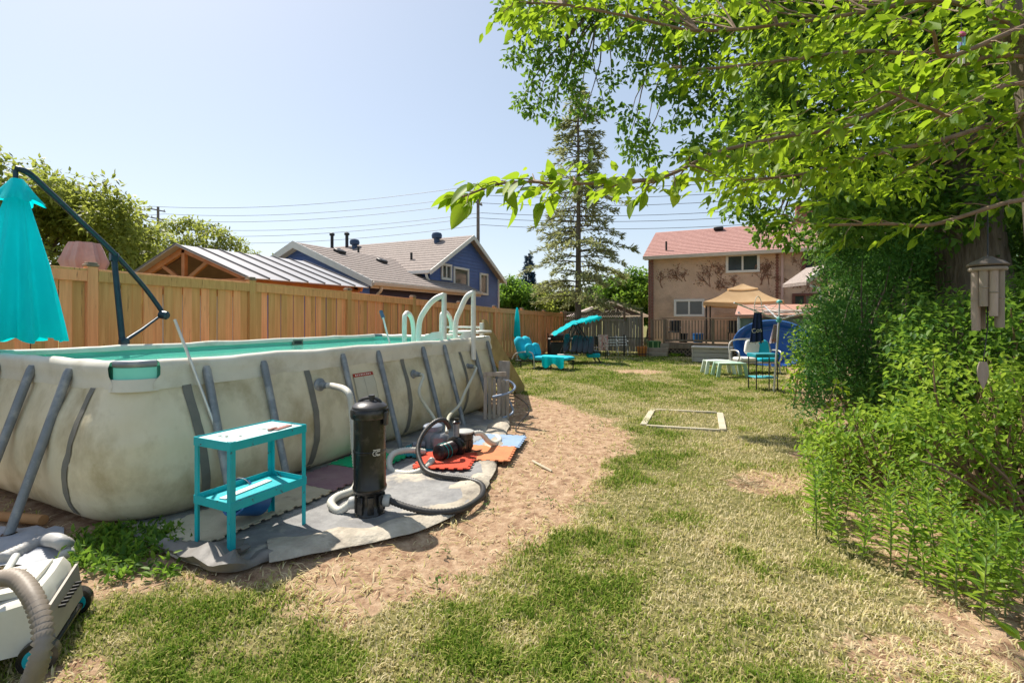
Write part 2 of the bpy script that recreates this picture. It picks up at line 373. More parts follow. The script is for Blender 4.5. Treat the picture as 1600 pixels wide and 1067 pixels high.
def make_grass():
    n = 900000
    Z = 1.7+np.power(rng.random(n), 1.9)*25
    px = rng.uniform(-120, 1720, n); xc = (px-800)/FPX*Z
    x = xc*CT-Z*ST; y = xc*ST+Z*CT
    dm = dirtmask(x, y); cl = fbm(x, y, 2.4, 41); cl2 = fbm(x, y, 9, 51)
    keep = rng.random(n) < np.clip(1.05-dm*1.2, .05, 1)*np.clip((cl-.30)*3.6+(cl2-.5)*1.8, .38, 1)
    keep &= (polydist(x, y, TARP) < 0.02) & (x > -8.1) & (x < 2.2) & (y < 23) & ~((x > -7) & (x < -4.2) & (y > 2) & (y < 8.1))
    keep &= ~((y > 21.3) & (x > -3.4))
    Z = Z[keep]; x = x[keep]; y = y[keep]; n = len(x); cl = cl[keep]; dm = dm[keep]
    a = rng.uniform(0, 2*np.pi, n); lean = np.abs(rng.normal(.62, .40, n))+np.clip(dm-.45, 0, .5)*3.0
    h = (rng.uniform(.012, .036, n)+np.clip(cl-.5, 0, .3)*.08)*(1+Z*.035); wd = rng.uniform(.0017, .0034, n)*(1+Z*.16)
    sx = np.cos(a); sy = np.sin(a); b = a+np.pi/2; dx = np.cos(b); dy = np.sin(b); z0 = gz(x, y)-.004
    def pt(ox, oz, side):
        return np.stack([x+dx*ox+sx*side, y+dy*ox+sy*side, z0+oz], -1)
    co = np.stack([pt(0*h, 0*h, -wd), pt(0*h, 0*h, wd), pt(h*lean*.35, h*.62, wd*.8), pt(h*lean*.35, h*.62, -wd*.8), pt(h*lean, h*(1.02-.25*np.clip(lean, 0, 1.6)), 0*wd)], 1)
    lp = np.array([0,1,2,3, 3,2,4]); loops = (np.arange(n)[:, None]*5+lp).ravel(); st = (np.arange(n)[:, None]*7+np.array([0, 4])).ravel()
    me = npmesh('grass', co.reshape(-1, 3), loops, st)
    dry = np.clip(.32-(fbm(x, y, .9, 61)-.5)*1.7-(cl-.5)*1.3+(fbm(x, y, 4, 71)-.5)*1.0+dm*.25-np.clip((y-5.5)*.035, 0, .30), -.1, .62)
    dry = np.where(dm > .6, np.maximum(dry, .34+.3*(cl-.3)), dry)
    at = me.attributes.new('dry', 'FLOAT', 'POINT'); at.data.foreach_set('value', np.repeat(dry, 5).astype(np.float32))
    me.materials.append(grass_mat()); o = bpy.data.objects.new('grass', me); link(o)
    return tag(o, 'short patchy lawn grass, part green and part straw coloured', 'grass', kind='stuff')
make_grass()
# ------------------------------------------------------------- cedar fence
FX = -8.24; Y0 = 3.57; SP = 2.44
PH = {-2:2.36, -1:2.33, 0:2.31, 1:2.29, 2:2.23, 3:2.16, 4:2.08, 5:2.0, 6:1.96, 7:1.91, 8:1.87}
fence = thing('wooden_fence', 'tall tan cedar board fence with capped posts running behind the pool', 'fence', (FX, Y0, 0))
post_me = MB().box((0,0,.5), (.125,.125,1), .006).mesh('post'); post_me.materials.append(cedar)
cap_me = MB().box((0,0,.0), (.15,.15,.035), .008).box((0,0,.03), (.115,.115,.03), .012).mesh('post_cap'); cap_me.materials.append(deckwood)
bd_me = MB().box((0,0,.5), (.022,.134,1), .003).mesh('board'); bd_me.materials.append(cedar)
for i in range(-2, 9):
    y = Y0+SP*i; h = PH[i]
    p = inst('post', post_me, fence, (FX, y, 0), scale=(1,1,h+.06)); OFF[p] = Vector((0,0,0))
    cp = inst('post_cap', cap_me, fence, (FX, y, h+.075))
    if i == 8: break
    h2 = PH[i+1]; ya, yb = y+.065, y+SP-.065
    t = MB().beam((FX+.045, ya, h-.075), (FX+.045, yb, h2-.075), .035, .15, .004); part('top_rail', t, cedar, fence)
    t = MB().beam((FX, ya, h+.01), (FX, yb, h2+.01), .13, .03, .004); part('cap_rail', t, cedar, fence)
    t = MB().beam((FX+.03, ya, .2), (FX+.03, yb, .2), .035, .14, .004); part('bottom_rail', t, cedar, fence)
    nb = 16
    for k in range(nb):
        yy = ya+(k+.5)*(yb-ya)/nb; hh = h+(h2-h)*(yy-y)/SP-.02
        o = inst('board', bd_me, fence, (FX+(-.012 if k % 2 else .012), yy, .06), scale=(1, 1.06 if k % 2 else 1.0, hh-.08), rot=(rnd.uniform(-.003,.003), 0, rnd.uniform(-.02,.02)))
# ------------------------------------------------------------- pool
PX0, PX1, PY0, PY1 = -6.95, -4.2, 2.05, 8.0
PROF = [(0.0,-.08),(.03,-.01),(.09,.07),(.2,.135),(.34,.175),(.5,.185),(.68,.165),(.86,.115),(1.0,.06),(1.1,.025),(1.17,.01)]
def off_at(z):
    for (a, b), (c, d) in zip(PROF, PROF[1:]):
        if z <= c: return b+(d-b)*(z-a)/(c-a)
    return PROF[-1][1]
def wob(x, y, z):
    return float((vnoise(x*1.0+z*.4, y+z*.3, 3.2, 5)-.5)*.03+(vnoise(x+z*.9, y-z*.7, 9, 6)-.5)*.017)*min(1, z*4)*(1 if z < 1.1 else .2)
def ring(off, rc, z, wb=True, ns=40, nc=8):
    x0, x1, y0, y1 = PX0-off, PX1+off, PY0-off, PY1+off; pts = []
    def seg(a, b, n, nrm):
        for k in range(n):
            p = a+(b-a)*k/n; d = wob(p.x, p.y, z) if wb else 0; pts.append(V(p.x+nrm[0]*d, p.y+nrm[1]*d, z))
    def arc(cx, cy, a0):
        for k in range(nc):
            a = a0+math.pi/2*k/nc; p = V(cx+rc*math.cos(a), cy+rc*math.sin(a), z); d = wob(p.x, p.y, z) if wb else 0
            pts.append(p+V(math.cos(a)*d, math.sin(a)*d, 0))
    arc(x0+rc, y0+rc, math.pi); seg(V(x0+rc, y0, z), V(x1-rc, y0, z), 20, (0,-1)); arc(x1-rc, y0+rc, -math.pi/2)
    seg(V(x1, y0+rc, z), V(x1, y1-rc, z), ns, (1,0)); arc(x1-rc, y1-rc, 0); seg(V(x1-rc, y1, z), V(x0+rc, y1, z), 20, (0,1))
    arc(x0+rc, y1-rc, math.pi/2); seg(V(x0, y1-rc, z), V(x0, y0+rc, z), ns, (-1,0)); return pts
pool = thing('above_ground_pool', 'long rectangular above-ground frame pool with dirty beige walls and turquoise lining', 'pool', (-5.57, 5.0, 0))
mb = MB(); zs = np.linspace(0, 1.17, 26)
mb.grid([ring(off_at(z), .22+.42*max(0, 1-abs(z-.3)/1.0)*1.0, z) for z in zs], closed=True); part('outer_wall', mb, liner_out, pool, ang=80)
mb = MB(); mb.grid([ring(o, .2, z, False) for o, z in ((-.04,1.27),(-.04,1.0),(-.05,.6),(-.05,.1))], closed=True)
n0 = len(mb.v); mb.f.append(tuple(range(n0-len(ring(0,.2,0)), n0))); part('inner_lining', mb, liner_in, pool, ang=80)
def water_mat():
    m = mat('pool_water', (.16,.72,.56), (.20,.78,.62), 2, .04, .12, 5, trans=.35, ior=1.33, bdist=.03); return m
mb = MB(); mb.f.append(tuple(range(len(ring(-.045,.2,1.19,False))))); mb.v = [tuple(p) for p in ring(-.045,.2,1.19,False)]; part('water', mb, water_mat(), pool)
# sleeves along the four sides, open at the corners
def sleeve(a, b, nrm, n):
    a = V(*a); b = V(*b); nv = V(*nrm, 0); rows = []
    for (z, o) in ((1.085,.030),(1.10,.034),(1.14,.026),(1.20,.030),(1.26,.034),(1.305,.016),(1.322,-.02),(1.318,-.05),(1.29,-.07),(1.25,-.07)):
        r = []
        for k in range(n+1):
            p = a+(b-a)*k/n; e = min(k, n-k); cut = .05*max(0, 1-e/2) if z > 1.19 else 0
            q = p+(b-a).normalized()*(cut if k < n/2 else -cut)
            dz = (vnoise(p.x*3+p.y*3, z*3, 2.0, 4)-.5)*.012
            sag = -.012*abs(math.sin(math.pi*k/n*5)) if z > 1.28 else 0
            r.append(V(q.x, q.y, z+dz*.6+sag)+nv*(o+dz))
        rows.append(r)
    return rows
for nm, a, b, nr, n in (('rim_sleeve', (PX1, PY0+.16, 0), (PX1, PY1-.12, 0), (1,0), 50), ('rim_sleeve', (PX0+.12, PY0, 0), (PX1-.16, PY0, 0), (0,-1), 24),
                        ('rim_sleeve', (PX1-.12, PY1, 0), (PX0+.12, PY1, 0), (0,1), 24), ('rim_sleeve', (PX0, PY1-.12, 0), (PX0, PY0+.12, 0), (-1,0), 50)):
    part(nm, MB().grid(sleeve(a, b, nr, n)), sleeve_m, pool, ang=60)
for cx, cy, a0 in ((PX1-.2, PY0+.2, -90), (PX1-.2, PY1-.2, 0), (PX0+.2, PY1-.2, 90), (PX0+.2, PY0+.2, 180)):
    A = [math.radians(a0+90*k/8) for k in range(9)]
    part('corner_elbow', MB().tube([V(cx+.185*math.cos(a), cy+.185*math.sin(a), 1.292) for a in A], .03, 10), grey_metal, pool)
    part('corner_gusset', MB().grid([[V(cx+(.215+o)*math.cos(a), cy+(.215+o)*math.sin(a), z) for a in A] for z, o in ((1.08,.02),(1.13,.012),(1.175,.004))], .004), sleeve_m, pool)
    part('corner_lining', MB().grid([[V(cx+.203*math.cos(a), cy+.203*math.sin(a), z) for a in A] for z in (1.16,1.21,1.265)], .003), liner_in, pool)
# legs
def leg(x, y, nx_, ny_):
    top = V(x+nx_*.035, y+ny_*.035, 1.235); bot = V(x+nx_*.40, y+ny_*.40, .02)
    l = part('leg', MB().tube([top+V(0,0,.0), top*.97+bot*.03, bot], [.026,.034,.032], 12), grey_metal, pool)
    part('leg_foot', MB().lathe(bot+V(0,0,-.02), [(.06,0),(.06,.02),(.038,.035)], 12), black_plastic, l)
for y in (2.62, 3.17, 4.19, 4.79, 5.74, 6.29, 7.16, 7.69): leg(PX1, y, 1, 0); leg(PX0, y, -1, 0)
for x in (-4.98, -5.62, -6.3): leg(x, PY0, 0, -1)
for x in (-4.98, -6.1): leg(x, PY1, 0, 1)
def band(y, w_=.075, end=False, x=None, drift=0):
    rows = []
    for z in np.linspace(.06, 1.10, 18):
        o = off_at(z); s = drift*(1-z/1.1)**1.5; r = []
        for k in (-1, 0, 1):
            if end: px_, py_ = x+k*w_/2+s, PY0-o; r.append(V(px_, py_-wob(px_, py_, z)-.007, z))
            else: px_, py_ = PX1+o, y+k*w_/2+s; r.append(V(px_+wob(px_, py_, z)+.007, py_, z))
        rows.append(r)
    part('printed_band', MB().grid(rows), band_m, pool, ang=80)
for y in (3.68, 5.27, 6.74): band(y)
band(2.46, drift=.12); band(0, end=True, x=-4.62, drift=-.12)
# wall fittings and label
def fitting(y, z, r=.075):
    x = PX1+off_at(z)+.0
    R = Matrix.Rotation(math.radians(90), 3, 'Y')
    f = part('hose_fitting', MB().lathe(V(x, y, z), [(r,0),(r,.012),(r*.82,.024),(r*.5,.028),(r*.42,.034)], 20, R), grey_metal, pool)
    part('spigot', MB().lathe(V(x+.03, y, z), [(.036,0),(.036,.05),(.03,.055),(.03,.09)], 14, R), grey_metal, f)
    return V(x+.11, y, z)
F1 = fitting(3.80, .93); F2 = fitting(5.42, .88, .06); F3 = fitting(6.86, .86, .045)
lx = lambda y, z: V(PX1+off_at(z)+wob(PX1+off_at(z), y, z)+.009, y, z)
red = mat('red_print', (.42,.05,.025), (.34,.04,.02), 20, .6); greypr = mat('grey_print', (.22,.21,.16), None, 20, .6); whitepr = mat('white_print', (.75,.73,.68), None, 20, .6)
lab = part('warning_label', MB().grid([[lx(y, z) for y in np.linspace(4.30, 4.64, 7)] for z in np.linspace(.68, .99, 9)]), mat('label_film', (.56,.53,.42), (.52,.49,.38), 8, .5), pool, label='faded warning label with red header strip on pool wall')
def lpatch(nm, y0, y1, z0, z1, m, e=.003):
    part(nm, MB().grid([[lx(y, z)+V(e,0,0) for y in np.linspace(y0, y1, 6)] for z in np.linspace(z0, z1, 4)]), m, lab)
lpatch('header_strip', 4.30, 4.64, .955, .995, red)
for k in range(9): yy = 4.335+k*.031; lpatch('header_letter', yy, yy+(.014 if k % 3 else .019), .968, .983, whitepr, .005)
for y in (4.305, 4.47, 4.635): lpatch('rule_line', y-.002, y+.002, .69, .955, greypr)
lpatch('rule_line', 4.305, 4.635, .688, .692, greypr)
# skimmer opening on the far wall
part('skimmer_plate', MB().box((PX0+.06, 5.9, 1.235), (.02,.22,.10), .01), greypr, pool)
part('skimmer_slot', MB().box((PX0+.073, 5.9, 1.235), (.01,.15,.05), .005), black_metal, pool)
# ------------------------------------------------------------- things round the pool
# tarp
tarp_m = mat('grey_tarpaulin', (.17,.165,.165), (.29,.285,.28), 4, .65, .9, 6, c3=(.55,.48,.37), c3scale=1.6, c3pos=(.50,.60), bdist=.03)
canvas_m = mat('pale_canvas', (.52,.46,.37), (.33,.285,.225), 5, .85, .9, 9, c3=(.20,.17,.14), c3scale=3, c3pos=(.52,.66), bdist=.04)
edge = cr([V(*p, 0) for p in TARP[:11]], 8); rows = []
n_ = len(edge)
for j in range(13):
    t = j/12; r = []
    for i, e in enumerate(edge):
        inner = V(-4.45, 2.12+(7.8-2.12)*i/(n_-1), 0); p = inner.lerp(e, t)
        zz = .004+float(fbm(p.x, p.y, 2.6, 77))*.022+float(vnoise(p.x, p.y, 11, 78))*.008
        if j >= 11: zz += .012+.02*float(vnoise(p.x, p.y, 5, 79))
        if j == 12: zz -= .02
        r.append(V(p.x, p.y, zz+.012))
    rows.append(r)
tarp = thing('tarpaulin', 'wrinkled grey tarpaulin spread on the ground along the pool wall', 'tarp', (-3.4, 4, 0))
part('sheet', MB().grid(rows, .004), tarp_m, tarp, ang=70)
rows = []; sub = edge[24:76]
for k, (u, h) in enumerate(((-.02,.004),(.03,.04),(0,.085),(-.06,.095),(-.11,.07),(-.15,.03))):
    r = []
    for i, e in enumerate(sub):
        tdir = (sub[min(i+1, len(sub)-1)]-sub[max(i-1, 0)]).normalized(); nrm = V(tdir.y, -tdir.x, 0)
        f = .6+1.3*float(vnoise(e.x*1.1, e.y*1.1, 3.2, 81)); g = float(vnoise(e.x, e.y, 7, 82+k))
        r.append(V(e.x, e.y, 0)+nrm*(u*f*1.25+(g-.5)*.05)+V(0,0,h*f*.42+(g-.5)*.035+.012))
    rows.append(r)
part('rolled_edge', MB().grid(rows, .004), canvas_m, tarp, ang=70)
rows = []; sub = edge[6:27]
for k, (u, h) in enumerate(((.0,.01),(.02,.05),(-.03,.075),(-.09,.05),(-.16,.035))):
    r = []
    for i, e in enumerate(sub):
        tdir = (sub[min(i+1, len(sub)-1)]-sub[max(i-1, 0)]).normalized(); nrm = V(tdir.y, -tdir.x, 0)
        f = .3+2.4*float(vnoise(e.x, e.y, 7.5, 91)); g = float(vnoise(e.x, e.y, 9, 92+k))
        r.append(V(e.x, e.y, 0)+nrm*(u*f+(g-.5)*.05)+V(0,0,h*f+(g-.5)*.02+.015))
    rows.append(r)
part('crumpled_edge', MB().grid(rows, .004), mat('dark_tarpaulin', (.15,.14,.13), (.24,.22,.20), 5, .6, .5, 9), tarp, ang=70)
# foam floor tiles with jigsaw edges
def tile(name, cx, cy, rz, col, label, z=.060):
    m = mat('foam_'+col[0], col[1], col[2], 5, .9, .2, 30, c3=(.16,.12,.09), c3scale=4, c3pos=(.6,.8))
    s = .29; d = .028; n = 12; pts = []
    R = Matrix.Rotation(rz, 3, 'Z')
    for sd in range(4):
        Q = Matrix.Rotation(-sd*math.pi/2, 3, 'Z')
        for k in range(n):
            a = -s+2*s*k/n; b = -s+2*s*(k+1)/n; o = s+(d if k % 2 else 0)
            pts += [Q@V(a-(.006 if k % 2 else -.006), o, 0), Q@V(b+(.006 if k % 2 else -.006), o, 0)]
    mb = MB(); mb.box((cx, cy, z), (2*s, 2*s, .014), .003, rz=rz)
    for sd in range(4):
        Q = Matrix.Rotation(rz-sd*math.pi/2, 3, 'Z')
        for k in range(1, n, 2):
            a = -s+2*s*(k+.5)/n; mb.box(V(cx, cy, z-.001)+Q@V(a, s+d/2-.004, 0), (2*s/n+.008, d+.008, .011), .002, rz=rz-sd*math.pi/2)
    solo('foam_tile', mb, m, label, 'floor tile', 'foam floor tiles on the tarpaulin', loc=(cx, cy, 0))
BE = ('beige', (.52,.46,.33), (.44,.38,.27)); PL = ('plum', (.22,.12,.14), (.28,.18,.18)); GR = ('green', (.0,.42,.17), (.0,.36,.14)); RE = ('red', (.60,.07,.03), (.5,.055,.025))
OR = ('orange', (.65,.24,.10), (.55,.18,.08)); TE = ('teal', (.02,.26,.30), (.03,.22,.26)); BL = ('blue', (.22,.33,.50), (.28,.38,.52)); GY = ('grey', (.33,.34,.35), (.26,.27,.28))
tile('t', -3.72, 2.42, 0, BE, 'dirty beige foam tile under the turquoise cart'); tile('t', -3.71, 3.01, .0, ('tan', (.50,.43,.30), (.40,.34,.24)), 'tan foam tile beside the cart legs'); tile('t', -3.72, 3.6, .0, PL, 'dull plum foam tile against the pool wall')
tile('t', -3.78, 4.2, .04, GR, 'bright green foam tile behind the black filter'); tile('t', -3.45, 4.83, .1, TE, 'dark teal foam tile inside the white hose loop'); tile('t', -3.4, 5.45, .0, GY, 'grey foam tile under the pumps')
tile('t', -2.98, 4.55, .35, RE, 'red foam tile beside the black pump', .070); tile('t', -2.72, 5.02, .3, OR, 'orange foam tile beside the red one', .064); tile('t', -2.86, 5.62, .25, BL, 'pale blue foam tile behind the black pump', .055)
# turquoise cart
tq = mat('chipped_turquoise_paint', (.0,.46,.49), (.01,.38,.44), 5, .45, .2, 20, c3=(.06,.045,.04), c3scale=12, c3pos=(.63,.66))
tqt = mat('sunlit_turquoise_paint', (.46,.72,.70), (.60,.78,.75), 5, .4, .15, 20, c3=(.08,.06,.05), c3scale=8, c3pos=(.59,.63))  # top shelf: paler colour stands for sunlight on it, dark chips are wear
cx0, cx1, cy0, cy1 = -3.50, -3.11, 2.12, 2.74
cart = thing('utility_cart', 'chipped turquoise metal cart with two shelves standing beside the pool', 'cart', (-3.3, 2.43, 0))
for (x, sx) in ((cx0, 1), (cx1, -1)):
    for (y, sy) in ((cy0, 1), (cy1, -1)):
        l = MB().box((x, y+sy*.018, .415), (.004,.036,.80), .001).box((x+sx*.018, y, .415), (.036,.004,.80), .001)
        part('leg', l, tq, cart); 
for z, m_, nm in ((.80, tqt, 'top_shelf'), (.36, tq, 'lower_shelf')):
    e = .0035
    s_ = part(nm, MB().box(((cx0+cx1)/2, (cy0+cy1)/2, z), (cx1-cx0-.008, cy1-cy0-.008, .006), .001), m_, cart)
    dz = -.03 if z > .6 else .02
    for x in (cx0-e, cx1+e): part('shelf_lip', MB().box((x, (cy0+cy1)/2, z+dz*.6), (.004, cy1-cy0+.01, .06), .001), tq, s_)
    for y in (cy0-e, cy1+e): part('shelf_lip', MB().box(((cx0+cx1)/2, y, z+dz*.6), (cx1-cx0+.004, .004, .06), .001), tq, s_)
solo('board_offcut', MB().box((-3.36, 2.42, .368), (.06,.42,.008), .002, rz=.12), whitepr, 'white plastic strip lying on the lower cart shelf', 'plastic strip')
solo('paint_scraper', MB().box((-3.2, 2.6, .808), (.05,.16,.01), .003, rz=.2).box((-3.21, 2.52, .812), (.03,.08,.016), .004, rz=.2), mat('red_brown_scrap', (.30,.10,.08), (.35,.2,.16), 9, .6), 'small reddish scraper left on the cart top', 'scraper')
bk = G(388, 822); blue_pl = mat('blue_plastic', (.015,.10,.30), (.02,.14,.38), 4, .4, .05)
R_ = Matrix.Rotation(math.radians(62), 3, 'X')@Matrix.Rotation(.5, 3, 'Z')
bkt = thing('bucket', 'blue plastic bucket tipped over under the cart', 'bucket', (bk.x, bk.y, 0))
part('shell', MB().lathe(bk+V(0,.12,.15), [(.10,0),(.105,.01),(.135,.23),(.145,.235),(.145,.25),(.128,.25),(.10,.03)], 24, R_), blue_pl, bkt)
hp = bk+V(0,.12,.15)
part('handle', MB().tube([hp+R_@V(.146*math.cos(a), .146*math.sin(a)*.9-.0, .24+.05*math.sin(a)) for a in np.linspace(0, math.pi, 14)], .005, 6), grey_metal, bkt)
# filter canister
cp = V(-2.79, 3.11, .03)
can = thing('filter_canister', 'tall glossy black cartridge filter canister with a clamped lid', 'pool filter', (cp.x, cp.y, 0))
part('foot', MB().lathe(cp, [(.128,0),(.128,.02),(.112,.04),(.108,.16),(.118,.20)], 8, Matrix.Rotation(.4, 3, 'Z')), black_plastic, can)
for k in range(8):
    a = .4+k*math.pi/4+math.pi/8; part('foot_rib', MB().box(cp+V(.112*math.cos(a), .112*math.sin(a), .10), (.02,.05,.14), .004, rz=a), black_plastic, can)
part('body', MB().lathe(cp, [(.118,.19),(.132,.20),(.138,.215),(.138,.235),(.130,.25),(.130,.515),(.134,.52),(.134,.535),(.130,.54),(.130,.80)], 40), black_plastic, can)
part('clamp_collar', MB().lathe(cp, [(.130,.79),(.150,.80),(.155,.815),(.155,.86),(.148,.875),(.13,.88)], 40), black_plastic, can)
lid_m = mat('dull_black_plastic', (.03,.028,.03), (.06,.055,.06), 6, .38, .1)
ld = part('lid', MB().lathe(cp, [(.142,.872),(.140,.895),(.120,.915),(.07,.932),(.02,.938)], 40), lid_m, can)
part('lid_handle', MB().tube([cp+V(.09*math.cos(a)*CT, .09*math.cos(a)*ST, .915+.045*math.sin(a)) for a in np.linspace(0, math.pi, 12)], .014, 8), lid_m, ld)
part('pressure_gauge', MB().lathe(cp+V(.02,.0,.935), [(.02,0),(.02,.03),(.026,.03),(.026,.05)], 14), lid_m, ld)
part('clamp_latch', MB().box(cp+V(.155*CT+.012, .155*ST*.3, .80), (.03,.05,.11), .008, rz=.3), lid_m, can)
def canpatch(nm, a0, a1, z0, z1, par):
    part(nm, MB().grid([[cp+V(.1325*math.cos(a), .1325*math.sin(a), z) for a in np.linspace(a0, a1, 6)] for z in (z0, z1)]), whitepr, par)
A0 = math.radians(-34)   # emblem faces the lawn
canpatch('emblem_bar', A0-.05, A0+.42, .552, .558, can)
for k in range(3): canpatch('emblem_bar', A0+.20+k*.075, A0+.25+k*.075, .505 if k else .505, .548, can)
part('emblem_ring', MB().tube([cp+V(.1335*math.cos(A0+.06+.13*math.cos(t)), .1335*math.sin(A0+.06+.13*math.cos(t)), .527+.018*math.sin(t)) for t in np.linspace(.6, 2*math.pi, 18)], .0025, 5), whitepr, can)
part('emblem_ring', MB().tube([cp+V(.1335*math.cos(A0+.06+t), .1335*math.sin(A0+.06+t), .527) for t in np.linspace(0, .12, 4)], .0025, 5), whitepr, can)
union_m = mat('grey_union_nut', (.42,.42,.40), (.5,.5,.47), 6, .5, .1)
RX = Matrix((V(CT,ST,0), V(-ST,CT,0), V(0,0,1))).transposed()@Matrix.Rotation(math.radians(90), 3, 'Y')
part('union_nut', MB().lathe(cp+V(CT,ST,0)*.11+V(0,0,.11), [(.045,0),(.05,.01),(.05,.05),(.042,.06)], 14, RX), union_m, can)
part('union_nut', MB().lathe(cp-V(CT,ST,0)*.17+V(0,0,.09), [(.045,0),(.05,.01),(.05,.05),(.042,.06)], 14, RX), union_m, can)
# hoses: corrugated tubes
def hose(nm, pts, r, m, label, rib=.0035, step=.014, n=10, cat='hose'):
    c = cr(pts, 14); L = [0]
    for a, b in zip(c, c[1:]): L.append(L[-1]+(b-a).length)
    k = max(8, int(L[-1]/step)); out = []; i = 0
    for t in np.linspace(0, L[-1], k):
        while i < len(L)-2 and L[i+1] < t: i += 1
        f = (t-L[i])/max(1e-6, L[i+1]-L[i]); out.append(c[i].lerp(c[i+1], f))
    return solo(nm, MB().tube(out, [r+(rib if q_ % 2 else -rib) for q_ in range(k)], n), m, label, cat, 'pool hoses', loc=tuple(out[0]), ang=180)
white_hose = mat('white_hose', (.66,.64,.57), (.56,.53,.45), 5, .5, .1); black_hose = mat('black_hose', (.03,.028,.028), (.055,.05,.045), 8, .45, .1); grey_hose = mat('grey_hose', (.36,.35,.34), (.46,.45,.43), 6, .5, .1); brown_hose = mat('grey_brown_hose', (.30,.25,.20), (.22,.18,.14), 6, .55, .1)
hose('filter_hose', [F1, F1+V(.10,0,.0), P(543,612,4.8), P(550,640,4.75), P(554,700,4.68), P(558,745,4.6), P(552,765,4.45), P(528,775,4.28), P(517,786,4.12), P(530,798,4.02), cp-V(CT,ST,0)*.15+V(0,0,.09)], .032, white_hose, 'white corrugated hose from pool wall down to the filter')
hose('pump_hose', [cp+V(CT,ST,0)*.16+V(0,0,.11), P(640,793,3.95), P(680,800,3.92), P(722,795,4.0), P(752,775,4.3), P(752,757,4.6), P(728,748,4.75), P(690,743,4.85), P(664,733,5.0), P(653,705,5.2), P(660,680,5.35), P(678,660,5.45), P(694,656,5.5), P(702,668,5.55)], .026, black_hose, 'black ribbed hose looping from filter to the black pump', .003)
hose('loop_hose', [P(664,706,5.6), P(640,703,5.5), P(616,708,5.4), P(608,722,5.3), P(613,736,5.15), P(640,740,5.05), P(662,733,5.1), P(676,718,5.3)], .034, white_hose, 'white hose looped on the teal tile beside the grey pump')
hose('return_hose', [F2, F2+V(.06,0,-.03), P(655,612,6.3), P(664,632,6.3), P(675,648,6.3), P(684,668,6.2), P(682,690,6.0)], .022, mat('clear_hose', (.55,.53,.42), (.48,.46,.36), 5, .35), 'pale thin hose hanging from pool wall to the grey pump', .0015)
hose('suction_hose', [F3, F3+V(.05,0,-.05), P(728,610,7.2), P(718,632,7.0), P(706,645,6.6), P(700,655,6.1), P(698,676,5.85)], .022, MATS['clear_hose'], 'pale thin hose hanging from far pool fitting to pump', .0015)
hose('outlet_hose', [P(741,677,5.75), P(752,677,5.8), P(762,688,5.85), P(772,693,6.0), P(781,688,6.3), P(775,681,6.6), P(760,684,6.7)], .03, white_hose, 'white hose bending from the black pump onto the tarpaulin')
# pumps
pb = G(700, 722); pb.z = .06
pump = thing('pump', 'black pool pump with ribbed motor and round strainer lid', 'pump', tuple(pb))
AX = (W(728,5.75)-W(682,5.3)).normalized(); RA = AX.to_track_quat('Z', 'Y').to_matrix()
m0 = V(*W(684,5.35).xy, .155)
part('motor', MB().lathe(m0, [(.07,0),(.085,.01),(.085,.03)]+[(.078+.006*(k % 2), .04+k*.012) for k in range(18)]+[(.07,.27)], 24, RA), mat('maroon_black_motor', (.035,.012,.014), (.02,.018,.02), 4, .35, .1), pump)
part('volute', MB().lathe(m0+AX*.27, [(.08,0),(.12,.02),(.125,.06),(.11,.10),(.07,.12)], 24, RA), black_plastic, pump)
sp_ = m0+AX*.48; sp_.z = .05
part('strainer', MB().lathe(sp_, [(.085,0),(.095,.02),(.095,.06),(.10,.065),(.10,.16),(.11,.17),(.11,.235)], 28), black_plastic, pump)
for k in range(14):
    a = k*2*math.pi/14; part('strainer_rib', MB().box(sp_+V(.1*math.cos(a), .1*math.sin(a), .11), (.012,.012,.09), .002, rz=a), black_plastic, pump)
part('strainer_lid', MB().lathe(sp_, [(.105,.235),(.115,.24),(.115,.258),(.09,.268)], 28), union_m, pump)
part('base_foot', MB().box(m0+AX*.22+V(0,0,-.105), (.16,.34,.03), .006, rz=math.atan2(AX.y, AX.x)-math.pi/2), black_plastic, pump)
part('discharge', MB().tube([m0+AX*.33+V(0,0,.1), m0+AX*.33+V(0,0,.28)], .035, 14), grey_metal, pump)
part('valve_knob', MB().lathe(m0+AX*.33+V(0,0,.27), [(.045,0),(.05,.02),(.03,.035),(.03,.06)], 12), black_plastic, pump)
part('wire_wrap', MB().tube([m0+RA@V(.09*math.cos(t), .09*math.sin(t), .05+.01*t) for t in np.linspace(0, 12, 60)], .004, 5), mat('teal_cord', (.0,.30,.28), None, 5, .6), pump)
gp_ = V(*W(676,5.95).xy, .06)
gpump = thing('pump', 'grey box shaped pool pump standing against the pool wall', 'pump', tuple(gp_)); gpm = mat('slate_grey_plastic', (.20,.21,.23), (.26,.27,.29), 5, .5, .1)
part('housing', MB().lathe(gp_, [(.10,0),(.11,.02),(.11,.20),(.10,.22)], 20), gpm, gpump)
part('cap', MB().lathe(gp_, [(.115,.215),(.12,.225),(.12,.27),(.10,.285),(.05,.29)], 20), mat('blue_grey_plastic', (.20,.23,.30), (.25,.28,.34), 5, .5), gpump)
part('motor_cover', MB().box(gp_+V(.12,-.02,.10), (.20,.20,.19), .05, rz=.4), gpm, gpump)
part('inlet', MB().tube([gp_+V(-.05,-.1,.06), gp_+V(-.14,-.22,.06)], .04, 14), gpm, gpump)
solo('extension_cord', MB().tube(cr([P(742,705,5.6)+V(0,0,0), V(*G(765,703).xy,.03), V(*G(790,690).xy,.02), V(*G(820,680).xy,.02), V(*G(805,672).xy,.02), V(*G(826,645).xy,.02), V(*G(822,632).xy,.02), V(*G(806,620).xy,.02), V(*G(795,612).xy,.02)], 10), .008, 6), black_hose, 'thin dark power cord running from the pump across bare soil', 'cord')
